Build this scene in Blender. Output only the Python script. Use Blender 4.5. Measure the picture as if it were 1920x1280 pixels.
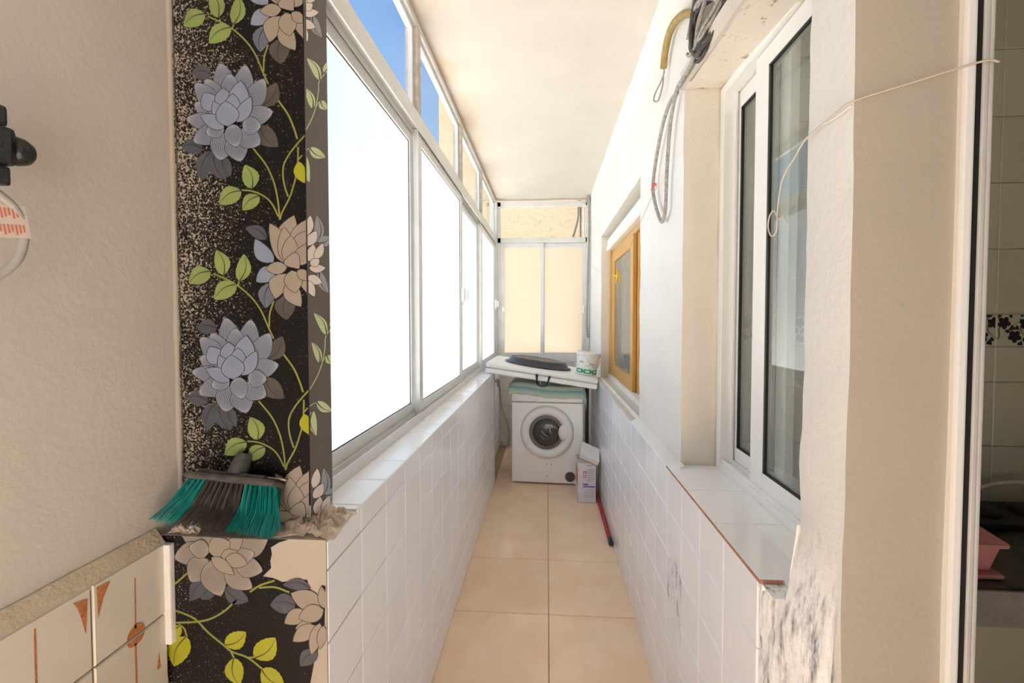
import bpy, bmesh, math, random
from mathutils import Vector, Matrix, noise
from mathutils.geometry import tessellate_polygon

for o in list(bpy.data.objects):
    bpy.data.objects.remove(o)
SC = bpy.context.scene
COL = SC.collection
R = math.radians

# ------------------------------------------------------------------ camera, world, sun, exposure
cam_d = bpy.data.cameras.new('camera')
cam_d.sensor_width = 36.0
cam_d.lens = 36.0 * 760.0 / 1920.0
cam_d.shift_x = -0.01016
cam_d.shift_y = -0.01134
cam_d.clip_start = 0.02
cam = bpy.data.objects.new('camera', cam_d)
COL.objects.link(cam)
cam.location = (0, 0, 1.40)
cam.rotation_euler = (R(90 - 1.6), 0, R(3.5))
SC.camera = cam

world = bpy.data.worlds.new('sky')
SC.world = world
world.use_nodes = True
wn = world.node_tree
wn.nodes.clear()
w_out = wn.nodes.new('ShaderNodeOutputWorld')
w_bg = wn.nodes.new('ShaderNodeBackground')
w_tc = wn.nodes.new('ShaderNodeTexCoord')
w_sep = wn.nodes.new('ShaderNodeSeparateXYZ')
w_ramp = wn.nodes.new('ShaderNodeValToRGB')
w_ramp.color_ramp.elements[0].position = 0.0
w_ramp.color_ramp.elements[0].color = (0.80, 0.90, 1.0, 1)
w_ramp.color_ramp.elements[1].position = 0.75
w_ramp.color_ramp.elements[1].color = (0.10, 0.37, 1.0, 1)
_e = w_ramp.color_ramp.elements.new(0.30)
_e.color = (0.28, 0.60, 1.0, 1)
w_bg.inputs['Strength'].default_value = 0.82
wn.links.new(w_tc.outputs['Generated'], w_sep.inputs[0])
wn.links.new(w_sep.outputs['Z'], w_ramp.inputs['Fac'])
wn.links.new(w_ramp.outputs['Color'], w_bg.inputs['Color'])
wn.links.new(w_bg.outputs['Background'], w_out.inputs['Surface'])

sun_d = bpy.data.lights.new('sun', 'SUN')
sun_d.energy = 22.0
sun_d.color = (1.0, 0.98, 0.955)
sun_d.angle = R(0.6)
sun = bpy.data.objects.new('sun', sun_d)
COL.objects.link(sun)
_el, _az = R(60), R(10)          # high, from behind the viewer; the windows themselves face the shade
_to = Vector((math.cos(_el) * math.sin(_az), -math.cos(_el) * math.cos(_az), math.sin(_el)))
sun.rotation_euler = _to.to_track_quat('Z', 'Y').to_euler()
sun.location = (1, -6, 9)

SC.view_settings.view_transform = 'Standard'
SC.view_settings.look = 'None'
SC.view_settings.gamma = 1.0
SC.view_settings.use_curve_mapping = False
SC.view_settings.exposure = 0.29
SC.cycles.max_bounces = 14
SC.cycles.diffuse_bounces = 9
SC.cycles.transmission_bounces = 8
SC.cycles.transparent_max_bounces = 16
SC.cycles.sample_clamp_indirect = 8.0

# ------------------------------------------------------------------ materials
MAT = {}


def lin(c):
    return tuple((v / 255.0 / 12.92) if v / 255.0 <= 0.04045 else ((v / 255.0 + 0.055) / 1.055) ** 2.4 for v in c)


def new_mat(name):
    m = bpy.data.materials.new(name)
    m.use_nodes = True
    m.node_tree.nodes.clear()
    out = m.node_tree.nodes.new('ShaderNodeOutputMaterial')
    MAT[name] = m
    return m, m.node_tree, out


def N(nt, kind, **kw):
    n = nt.nodes.new(kind)
    for k, v in kw.items():
        if k in n.inputs.keys():
            n.inputs[k].default_value = v
        else:
            setattr(n, k, v)
    return n


def coords(nt, kind='Object', scale=(1, 1, 1)):
    tc = N(nt, 'ShaderNodeTexCoord')
    mp = N(nt, 'ShaderNodeMapping')
    mp.inputs['Scale'].default_value = scale
    nt.links.new(tc.outputs[kind], mp.inputs['Vector'])
    return mp.outputs['Vector']


def ramp(nt, fac, stops):
    r = N(nt, 'ShaderNodeValToRGB')
    els = r.color_ramp.elements
    while len(els) > len(stops):
        els.remove(els[-1])
    for i, (p, c) in enumerate(stops):
        e = els[i] if i < len(els) else els.new(p)
        e.position = p
        e.color = (c[0], c[1], c[2], 1)
    nt.links.new(fac, r.inputs['Fac'])
    return r.outputs['Color']


def mixc(nt, fac, a, b, blend='MIX'):
    m = N(nt, 'ShaderNodeMix', data_type='RGBA', blend_type=blend)
    for sock, v in ((m.inputs[0], fac), (m.inputs[6], a), (m.inputs[7], b)):
        if hasattr(v, 'is_output') or isinstance(v, bpy.types.NodeSocket):
            nt.links.new(v, sock)
        elif isinstance(v, (int, float)):
            sock.default_value = v
        else:
            sock.default_value = (v[0], v[1], v[2], 1)
    return m.outputs[2]


def math_n(nt, op, a, b=None):
    m = N(nt, 'ShaderNodeMath', operation=op)
    for i, v in enumerate((a, b)):
        if v is None:
            continue
        if isinstance(v, bpy.types.NodeSocket):
            nt.links.new(v, m.inputs[i])
        else:
            m.inputs[i].default_value = v
    return m.outputs[0]


def tex_noise(nt, vec, scale, detail=4, rough=0.55):
    n = N(nt, 'ShaderNodeTexNoise')
    n.inputs['Scale'].default_value = scale
    n.inputs['Detail'].default_value = detail
    n.inputs['Roughness'].default_value = rough
    nt.links.new(vec, n.inputs['Vector'])
    return n.outputs['Fac']


def simple(name, col, rough=0.5, metal=0.0, spec=0.5, var=0.0, var_scale=20.0, bump=0.0, bump_scale=80.0, coat=0.0):
    """plain surface with a little procedural mottling and relief"""
    m, nt, out = new_mat(name)
    p = N(nt, 'ShaderNodeBsdfPrincipled')
    p.inputs['Roughness'].default_value = rough
    p.inputs['Metallic'].default_value = metal
    p.inputs['Specular IOR Level'].default_value = spec
    p.inputs['Coat Weight'].default_value = coat
    p.inputs['Base Color'].default_value = (*col, 1)
    v = coords(nt)
    if var:
        f = tex_noise(nt, v, var_scale)
        c = ramp(nt, f, [(0.3, tuple(max(0, x * (1 - var)) for x in col)), (0.7, tuple(min(1, x * (1 + var)) for x in col))])
        nt.links.new(c, p.inputs['Base Color'])
    if bump:
        f2 = tex_noise(nt, v, bump_scale, 5)
        b = N(nt, 'ShaderNodeBump')
        b.inputs['Strength'].default_value = bump
        b.inputs['Distance'].default_value = 0.004
        nt.links.new(f2, b.inputs['Height'])
        nt.links.new(b.outputs['Normal'], p.inputs['Normal'])
    nt.links.new(p.outputs['BSDF'], out.inputs['Surface'])
    return m


def plaster(name, col, stain, marks=0.0, bump=0.5, streak=False, edge=None, thr=0.70):
    m, nt, out = new_mat(name)
    p = N(nt, 'ShaderNodeBsdfPrincipled')
    p.inputs['Roughness'].default_value = 0.85
    p.inputs['Specular IOR Level'].default_value = 0.2
    v = coords(nt)
    f = tex_noise(nt, v, 3.0, 5)
    c = ramp(nt, f, [(0.35, col), (0.72, tuple(x * 0.93 for x in col))])
    if marks:
        f3 = tex_noise(nt, v, 22.0, 3, 0.7)
        k = ramp(nt, f3, [(thr, (0, 0, 0)), (thr + 0.08, (marks, marks, marks))])
        c = mixc(nt, k, c, stain)
    if edge is not None:
        axis, lo, hi = edge                      # old damp stain that follows an edge, broken up by noise
        tc = N(nt, 'ShaderNodeTexCoord')
        s = N(nt, 'ShaderNodeSeparateXYZ')
        nt.links.new(tc.outputs['Object'], s.inputs[0])
        mr = N(nt, 'ShaderNodeMapRange')
        mr.inputs['From Min'].default_value = lo
        mr.inputs['From Max'].default_value = hi
        nt.links.new(s.outputs[axis], mr.inputs['Value'])
        f4 = tex_noise(nt, v, 7.0, 5, 0.65)
        k = math_n(nt, 'MULTIPLY', mr.outputs[0], ramp(nt, f4, [(0.35, (0, 0, 0)), (0.7, (0.7, 0.7, 0.7))]))
        c = mixc(nt, k, c, stain)
    if streak:
        # bare scraped render low on the corner: dark upright scratches through old white paint
        tc = N(nt, 'ShaderNodeTexCoord')
        s = N(nt, 'ShaderNodeSeparateXYZ')
        nt.links.new(tc.outputs['Object'], s.inputs[0])
        vv = coords(nt, 'Object', (60, 60, 12))
        f5 = tex_noise(nt, vv, 1.2, 5, 0.7)
        vb = tex_noise(nt, v, 14.0, 4, 0.6)
        zz = math_n(nt, 'ADD', s.outputs['Z'], math_n(nt, 'MULTIPLY', vb, 0.16))
        mz = N(nt, 'ShaderNodeMapRange')
        mz.inputs['From Min'].default_value = 1.13
        mz.inputs['From Max'].default_value = 1.00
        nt.links.new(zz, mz.inputs['Value'])
        my = N(nt, 'ShaderNodeMapRange')
        my.inputs['From Min'].default_value = 0.90
        my.inputs['From Max'].default_value = 0.86
        nt.links.new(s.outputs['Y'], my.inputs['Value'])
        my2 = N(nt, 'ShaderNodeMapRange')
        my2.inputs['From Min'].default_value = 0.646
        my2.inputs['From Max'].default_value = 0.655
        nt.links.new(s.outputs['Y'], my2.inputs['Value'])
        mx = N(nt, 'ShaderNodeMapRange')
        mx.inputs['From Min'].default_value = 0.50
        mx.inputs['From Max'].default_value = 0.47
        nt.links.new(s.outputs['X'], mx.inputs['Value'])
        k = math_n(nt, 'MULTIPLY', math_n(nt, 'MULTIPLY', math_n(nt, 'MULTIPLY', mz.outputs[0], my.outputs[0]), my2.outputs[0]), mx.outputs[0])
        dark = ramp(nt, f5, [(0.47, (0.90, 0.89, 0.88)), (0.58, (0.62, 0.62, 0.63)), (0.70, (0.17, 0.17, 0.18))])
        c = mixc(nt, k, c, dark)
    nt.links.new(c, p.inputs['Base Color'])
    fa = tex_noise(nt, v, 90.0, 5)
    fb = tex_noise(nt, v, 14.0, 3)
    hsum = math_n(nt, 'ADD', fa, math_n(nt, 'MULTIPLY', fb, 2.0))
    b = N(nt, 'ShaderNodeBump')
    b.inputs['Strength'].default_value = bump
    b.inputs['Distance'].default_value = 0.004
    nt.links.new(hsum, b.inputs['Height'])
    nt.links.new(b.outputs['Normal'], p.inputs['Normal'])
    nt.links.new(p.outputs['BSDF'], out.inputs['Surface'])
    return m


def tile_mat(name, a, b, rough, scale=6.0, spec=0.5, blotch=None):
    m, nt, out = new_mat(name)
    p = N(nt, 'ShaderNodeBsdfPrincipled')
    p.inputs['Roughness'].default_value = rough
    p.inputs['Specular IOR Level'].default_value = spec
    oi = N(nt, 'ShaderNodeObjectInfo')
    tc = N(nt, 'ShaderNodeTexCoord')
    add = N(nt, 'ShaderNodeVectorMath', operation='ADD')
    nt.links.new(tc.outputs['Object'], add.inputs[0])
    nt.links.new(oi.outputs['Location'], add.inputs[1])
    f = tex_noise(nt, add.outputs[0], scale, 6, 0.6)
    c = ramp(nt, f, [(0.3, a), (0.7, b)])
    hv = N(nt, 'ShaderNodeHueSaturation')
    nt.links.new(c, hv.inputs['Color'])
    nt.links.new(math_n(nt, 'ADD', math_n(nt, 'MULTIPLY', oi.outputs['Random'], 0.05), 0.965), hv.inputs['Value'])
    nt.links.new(hv.outputs['Color'], p.inputs['Base Color'])
    nt.links.new(p.outputs['BSDF'], out.inputs['Surface'])
    return m


def clear_glass(name, tint=(0.96, 0.98, 0.97), dirt_glare=0.0, ior=1.5):
    m, nt, out = new_mat(name)
    tr = N(nt, 'ShaderNodeBsdfTransparent')
    tr.inputs['Color'].default_value = (*tint, 1)
    gl = N(nt, 'ShaderNodeBsdfGlossy')
    gl.inputs['Roughness'].default_value = 0.02
    fr = N(nt, 'ShaderNodeFresnel')
    fr.inputs['IOR'].default_value = ior
    mx = N(nt, 'ShaderNodeMixShader')
    ge = N(nt, 'ShaderNodeNewGeometry')          # the sheet reflects on its outer sides only, not inside itself
    k0 = math_n(nt, 'MULTIPLY', fr.outputs[0], math_n(nt, 'SUBTRACT', 1.0, ge.outputs['Backfacing']))
    nt.links.new(k0, mx.inputs[0])
    nt.links.new(tr.outputs[0], mx.inputs[1])
    nt.links.new(gl.outputs[0], mx.inputs[2])
    last = mx.outputs[0]
    if dirt_glare:
        df = N(nt, 'ShaderNodeBsdfDiffuse')
        df.inputs['Color'].default_value = (0.75, 0.75, 0.7, 1)
        f = tex_noise(nt, coords(nt, 'Object', (1, 14, 1.2)), 3.0, 4)
        k = ramp(nt, f, [(0.35, (dirt_glare * 0.3,) * 3), (0.7, (dirt_glare,) * 3)])
        m2 = N(nt, 'ShaderNodeMixShader')
        nt.links.new(k, m2.inputs[0])
        nt.links.new(last, m2.inputs[1])
        nt.links.new(df.outputs[0], m2.inputs[2])
        last = m2.outputs[0]
    nt.links.new(last, out.inputs['Surface'])
    return m


def frosted_glass(name, tint=(0.93, 0.95, 0.93), see=0.58):
    m, nt, out = new_mat(name)
    v = coords(nt)
    f = tex_noise(nt, v, 260.0, 2)
    f2 = tex_noise(nt, coords(nt, 'Object', (1, 6, 1)), 2.0, 3)
    b = N(nt, 'ShaderNodeBump')
    b.inputs['Strength'].default_value = 0.35
    b.inputs['Distance'].default_value = 0.002
    nt.links.new(f, b.inputs['Height'])
    tl = N(nt, 'ShaderNodeBsdfTranslucent')
    c = ramp(nt, f2, [(0.3, tuple(x * 0.93 for x in tint)), (0.7, tint)])
    nt.links.new(c, tl.inputs['Color'])
    rf = N(nt, 'ShaderNodeBsdfRefraction')
    rf.inputs['Roughness'].default_value = 0.55
    rf.inputs['IOR'].default_value = 1.25
    rf.inputs['Color'].default_value = (*tint, 1)
    nt.links.new(b.outputs['Normal'], rf.inputs['Normal'])
    mx = N(nt, 'ShaderNodeMixShader')
    mx.inputs[0].default_value = see
    nt.links.new(tl.outputs[0], mx.inputs[1])
    nt.links.new(rf.outputs[0], mx.inputs[2])
    gl = N(nt, 'ShaderNodeBsdfGlossy')
    gl.inputs['Roughness'].default_value = 0.12
    fr = N(nt, 'ShaderNodeFresnel')
    fr.inputs['IOR'].default_value = 1.4
    m2 = N(nt, 'ShaderNodeMixShader')
    ge = N(nt, 'ShaderNodeNewGeometry')
    nt.links.new(math_n(nt, 'MULTIPLY', fr.outputs[0], math_n(nt, 'SUBTRACT', 1.0, ge.outputs['Backfacing'])), m2.inputs[0])
    nt.links.new(mx.outputs[0], m2.inputs[1])
    nt.links.new(gl.outputs[0], m2.inputs[2])
    nt.links.new(m2.outputs[0], out.inputs['Surface'])
    return m


def wallpaper_mat(name, worn_x0, worn_x1, lo, hi, axis='X', base=(0.008, 0.0065, 0.0065)):
    """black printed paper; the print has flaked off in specks, more of them towards one edge"""
    m, nt, out = new_mat(name)
    p = N(nt, 'ShaderNodeBsdfPrincipled')
    p.inputs['Roughness'].default_value = 0.5
    p.inputs['Specular IOR Level'].default_value = 0.18
    v = coords(nt)
    f = tex_noise(nt, v, 230.0, 3, 0.65)
    big = tex_noise(nt, v, 5.0, 3)
    tc = N(nt, 'ShaderNodeTexCoord')
    s = N(nt, 'ShaderNodeSeparateXYZ')
    nt.links.new(tc.outputs['Object'], s.inputs[0])
    mr = N(nt, 'ShaderNodeMapRange')
    mr.inputs['From Min'].default_value = worn_x0
    mr.inputs['From Max'].default_value = worn_x1
    mr.inputs['To Min'].default_value = lo
    mr.inputs['To Max'].default_value = hi
    nt.links.new(s.outputs[axis], mr.inputs['Value'])
    bias = math_n(nt, 'ADD', mr.outputs[0], math_n(nt, 'MULTIPLY', math_n(nt, 'SUBTRACT', big, 0.5), 0.22))
    val = math_n(nt, 'ADD', f, bias)
    c = ramp(nt, val, [(0.60, base), (0.66, (0.10, 0.085, 0.07)), (0.72, (0.42, 0.36, 0.29))])
    nt.links.new(c, p.inputs['Base Color'])
    b = N(nt, 'ShaderNodeBump')
    b.inputs['Strength'].default_value = 0.25
    b.inputs['Distance'].default_value = 0.001
    nt.links.new(val, b.inputs['Height'])
    nt.links.new(b.outputs['Normal'], p.inputs['Normal'])
    nt.links.new(p.outputs['BSDF'], out.inputs['Surface'])
    return m


def wood_mat(name, a, b, scale=(30, 30, 2)):
    m, nt, out = new_mat(name)
    p = N(nt, 'ShaderNodeBsdfPrincipled')
    p.inputs['Roughness'].default_value = 0.35
    f = tex_noise(nt, coords(nt, 'Object', scale), 1.5, 5)
    c = ramp(nt, f, [(0.3, a), (0.7, b)])
    nt.links.new(c, p.inputs['Base Color'])
    nt.links.new(p.outputs['BSDF'], out.inputs['Surface'])
    return m


plaster('plaster_white', (0.77, 0.76, 0.74), (0.45, 0.38, 0.30), 0.35, 0.42, streak=True)
plaster('plaster_left', (0.63, 0.58, 0.51), (0.40, 0.33, 0.25), 0.25, 0.22)
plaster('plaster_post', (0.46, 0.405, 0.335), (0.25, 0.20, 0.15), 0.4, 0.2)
plaster('plaster_ceiling', (0.65, 0.60, 0.54), (0.62, 0.36, 0.14), 0.0, 0.25, edge=('X', -0.36, -0.62))
plaster('plaster_tan', (0.80, 0.67, 0.50), (0.30, 0.22, 0.14), 0.5, 0.9)
plaster('soffit_stained', (0.80, 0.74, 0.66), (0.38, 0.19, 0.12), 0.85, 0.5, thr=0.60)
plaster('reveal_plaster', (0.76, 0.71, 0.62), (0.55, 0.45, 0.30), 0.2, 0.5)
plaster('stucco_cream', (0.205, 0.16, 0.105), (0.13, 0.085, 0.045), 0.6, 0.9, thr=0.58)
plaster('terrace_ground', (0.69, 0.655, 0.605), (0.5, 0.4, 0.3), 0.2, 0.3)
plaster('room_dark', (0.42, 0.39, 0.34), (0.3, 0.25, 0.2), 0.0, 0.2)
plaster('cement_grey', (0.42, 0.40, 0.37), (0.2, 0.18, 0.16), 0.6, 0.9)
def scraped():
    m, nt, out = new_mat('scraped_paint')
    p = N(nt, 'ShaderNodeBsdfPrincipled')
    p.inputs['Roughness'].default_value = 0.7
    f = tex_noise(nt, coords(nt, 'Object', (1, 40, 14)), 1.4, 5, 0.7)
    nt.links.new(ramp(nt, f, [(0.42, (0.86, 0.86, 0.88)), (0.55, (0.70, 0.70, 0.72)), (0.68, (0.25, 0.25, 0.27))]), p.inputs['Base Color'])
    nt.links.new(p.outputs['BSDF'], out.inputs['Surface'])


scraped()
simple('grout', (0.78, 0.765, 0.74), 0.9, var=0.06)
simple('grout_floor', (0.45, 0.34, 0.24), 0.9)
tile_mat('tile_white', (0.865, 0.885, 0.94), (0.89, 0.91, 0.96), 0.12)
tile_mat('tile_sill', (0.90, 0.90, 0.90), (0.93, 0.93, 0.93), 0.10)
tile_mat('tile_floor', (0.86, 0.62, 0.40), (0.92, 0.73, 0.53), 0.08, 5.0)
tile_mat('tile_cream', (0.60, 0.555, 0.485), (0.66, 0.61, 0.54), 0.16, 9.0)
tile_mat('tile_kitchen', (0.60, 0.60, 0.47), (0.64, 0.64, 0.51), 0.25)
simple('terracotta', (0.40, 0.20, 0.12), 0.8, var=0.2)
simple('motif_rust', (0.45, 0.17, 0.06), 0.6, var=0.35, var_scale=120)
simple('aluminium', (0.72, 0.71, 0.69), 0.42, metal=0.25, var=0.06, var_scale=9)
simple('aluminium_dirty', (0.50, 0.45, 0.40), 0.6, metal=0.2, var=0.25, var_scale=30)
simple('pvc_white', (0.86, 0.86, 0.85), 0.30)
simple('gasket', (0.012, 0.012, 0.013), 0.5)
simple('shadow_gap', (0.02, 0.018, 0.016), 0.7)
clear_glass('glass_clear')
clear_glass('glass_window', (0.86, 0.90, 0.88), 0.20, 2.1)      # dirt haze and index raised, imitating stronger window reflections
frosted_glass('glass_frosted')
frosted_glass('glass_frosted_end', (0.97, 0.96, 0.92), 0.6)
wood_mat('wood_pine', (0.52, 0.27, 0.06), (0.64, 0.36, 0.10))
wallpaper_mat('paper_front', -0.80, -0.58, 0.155, -0.03)
wallpaper_mat('paper_side_lit', 0.83, 0.92, -0.06, -0.06, 'Y', (0.14, 0.118, 0.103))  # lighter base: glare on the pillar's side face put into the colour
wallpaper_mat('paper_low', -0.79, -0.60, 0.06, -0.04)
simple('print_cream', (0.30, 0.25, 0.20), 0.55, var=0.06)
simple('print_cream_lit', (0.80, 0.70, 0.63), 0.55, var=0.04)  # lit copy of the petal colour for the glaring side face
simple('print_grey_lit', (0.34, 0.35, 0.38), 0.55, var=0.06)  # lit grey for leaves on the side face, glare included
simple('print_blue', (0.215, 0.25, 0.345), 0.5, var=0.08, var_scale=25)
simple('print_bluegrey', (0.115, 0.13, 0.175), 0.5, var=0.10, var_scale=30)
simple('print_linen', (0.20, 0.17, 0.145), 0.55, var=0.08)
simple('print_slate', (0.065, 0.07, 0.09), 0.55, var=0.15, var_scale=40)
simple('print_stone', (0.075, 0.064, 0.055), 0.55, var=0.15, var_scale=40)
simple('print_ink', (0.02, 0.017, 0.018), 0.5)
simple('print_chalk', (0.37, 0.40, 0.48), 0.5)
simple('print_chalk_warm', (0.44, 0.39, 0.33), 0.5)
simple('print_ink_soft', (0.035, 0.03, 0.035), 0.5)
simple('print_leaf', (0.225, 0.29, 0.085), 0.5, var=0.12, var_scale=25)
simple('print_lime', (0.33, 0.33, 0.012), 0.5, var=0.06)
simple('print_leaf_lit', (0.58, 0.68, 0.36), 0.5, var=0.06)  # lit copy of the leaf green, brightened for the side face
simple('print_stem', (0.23, 0.24, 0.045), 0.5)
simple('enamel_white', (0.93, 0.925, 0.91), 0.28, var=0.02, var_scale=6)
simple('plastic_white', (0.84, 0.84, 0.82), 0.32)
simple('plastic_white_dirty', (0.80, 0.78, 0.74), 0.4, var=0.05)
simple('plastic_black', (0.02, 0.02, 0.024), 0.35)
simple('pan_enamel', (0.035, 0.035, 0.05), 0.28, var=0.5, var_scale=40)
simple('pan_dusty', (0.16, 0.125, 0.105), 0.6, var=0.3, var_scale=14)
simple('ring_grey', (0.17, 0.145, 0.125), 0.35, var=0.15)
simple('smoked', (0.05, 0.042, 0.038), 0.08)
simple('drum_steel', (0.42, 0.40, 0.38), 0.25, metal=0.8)
simple('green_print', (0.0, 0.30, 0.14), 0.4)
simple('ink_grey', (0.30, 0.30, 0.32), 0.5)
simple('ink_blue', (0.10, 0.13, 0.40), 0.5)
simple('ink_red', (0.60, 0.10, 0.06), 0.5)
simple('carton', (0.72, 0.70, 0.76), 0.5, var=0.05)
simple('carton_brown', (0.45, 0.30, 0.18), 0.8)
simple('carton_photo', (0.55, 0.33, 0.22), 0.5, var=0.5, var_scale=30)
simple('red_paint', (0.42, 0.03, 0.035), 0.35)
simple('cable_dark', (0.055, 0.05, 0.046), 0.6, var=0.6, var_scale=90)
simple('cable_outdoor', (0.05, 0.045, 0.04), 0.7)
simple('cable_grey', (0.34, 0.32, 0.30), 0.6, var=0.35, var_scale=90)
simple('hose_tan', (0.34, 0.24, 0.08), 0.5, var=0.25, var_scale=40)
simple('wire_steel', (0.30, 0.26, 0.23), 0.45, metal=0.5)
simple('string_white', (0.78, 0.74, 0.68), 0.8)
simple('string_pale', (0.60, 0.54, 0.47), 0.8)
simple('string_beige', (0.48, 0.41, 0.33), 0.8)
simple('peg_yellow', (0.85, 0.50, 0.01), 0.4)
simple('knot_red', (0.60, 0.10, 0.09), 0.5)
simple('brick', (0.42, 0.13, 0.05), 0.9, var=0.35, bump=0.6)
simple('mortar_dark', (0.10, 0.085, 0.07), 0.95, var=0.3, bump=0.6)
simple('bristle_teal', (0.0, 0.20, 0.185), 0.45, var=0.25, var_scale=60)
simple('bristle_brown', (0.055, 0.045, 0.04), 0.6, var=0.3, var_scale=60)
simple('broom_block', (0.075, 0.072, 0.065), 0.6, var=0.5, var_scale=35)
simple('plaster_crumb', (0.62, 0.52, 0.40), 0.9, var=0.2)
simple('pipe_grey', (0.42, 0.40, 0.37), 0.5, var=0.15)
simple('label_paper', (0.74, 0.62, 0.56), 0.7, var=0.06)
simple('label_print', (0.65, 0.22, 0.14), 0.7)
simple('valve_black', (0.014, 0.014, 0.013), 0.25, var=0.5, var_scale=120, bump=0.5, bump_scale=150)
simple('pink_plastic', (0.55, 0.24, 0.24), 0.4)
simple('granite', (0.055, 0.045, 0.028), 0.3, var=0.75, var_scale=16)
simple('granite_edge', (0.30, 0.28, 0.26), 0.35, var=0.15)
simple('cabinet', (0.45, 0.43, 0.34), 0.4)
simple('black_mat', (0.012, 0.011, 0.010), 0.5)
simple('brown_wood', (0.10, 0.07, 0.05), 0.7, var=0.3)
simple('curtain', (0.80, 0.80, 0.80), 0.9)
simple('kitchen_ink', (0.012, 0.014, 0.018), 0.4)


def towel_mat():
    m, nt, out = new_mat('towel')
    p = N(nt, 'ShaderNodeBsdfPrincipled')
    p.inputs['Roughness'].default_value = 0.95
    p.inputs['Specular IOR Level'].default_value = 0.1
    tc = N(nt, 'ShaderNodeTexCoord')
    s = N(nt, 'ShaderNodeSeparateXYZ')
    nt.links.new(tc.outputs['UV'], s.inputs[0])
    w = math_n(nt, 'FRACT', math_n(nt, 'MULTIPLY', s.outputs['Y'], 5.0))
    c = ramp(nt, w, [(0.0, (0.66, 0.68, 0.58)), (0.30, (0.45, 0.60, 0.52)), (0.50, (0.20, 0.40, 0.42)), (0.62, (0.42, 0.58, 0.50)), (0.80, (0.70, 0.68, 0.58))])
    nt.links.new(c, p.inputs['Base Color'])
    f = tex_noise(nt, coords(nt), 320.0, 2)
    b = N(nt, 'ShaderNodeBump')
    b.inputs['Strength'].default_value = 0.6
    b.inputs['Distance'].default_value = 0.002
    nt.links.new(f, b.inputs['Height'])
    nt.links.new(b.outputs['Normal'], p.inputs['Normal'])
    nt.links.new(p.outputs['BSDF'], out.inputs['Surface'])


towel_mat()


def film_mat():
    m, nt, out = new_mat('plastic_film')
    df = N(nt, 'ShaderNodeBsdfPrincipled')
    df.inputs['Roughness'].default_value = 0.25
    f = tex_noise(nt, coords(nt), 35.0, 4)
    c = ramp(nt, f, [(0.35, (0.80, 0.74, 0.66)), (0.55, (0.66, 0.52, 0.38)), (0.68, (0.85, 0.83, 0.79))])
    nt.links.new(c, df.inputs['Base Color'])
    tr = N(nt, 'ShaderNodeBsdfTransparent')
    mx = N(nt, 'ShaderNodeMixShader')
    mx.inputs[0].default_value = 0.38
    nt.links.new(df.outputs[0], mx.inputs[1])
    nt.links.new(tr.outputs[0], mx.inputs[2])
    nt.links.new(mx.outputs[0], out.inputs['Surface'])


film_mat()


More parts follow.
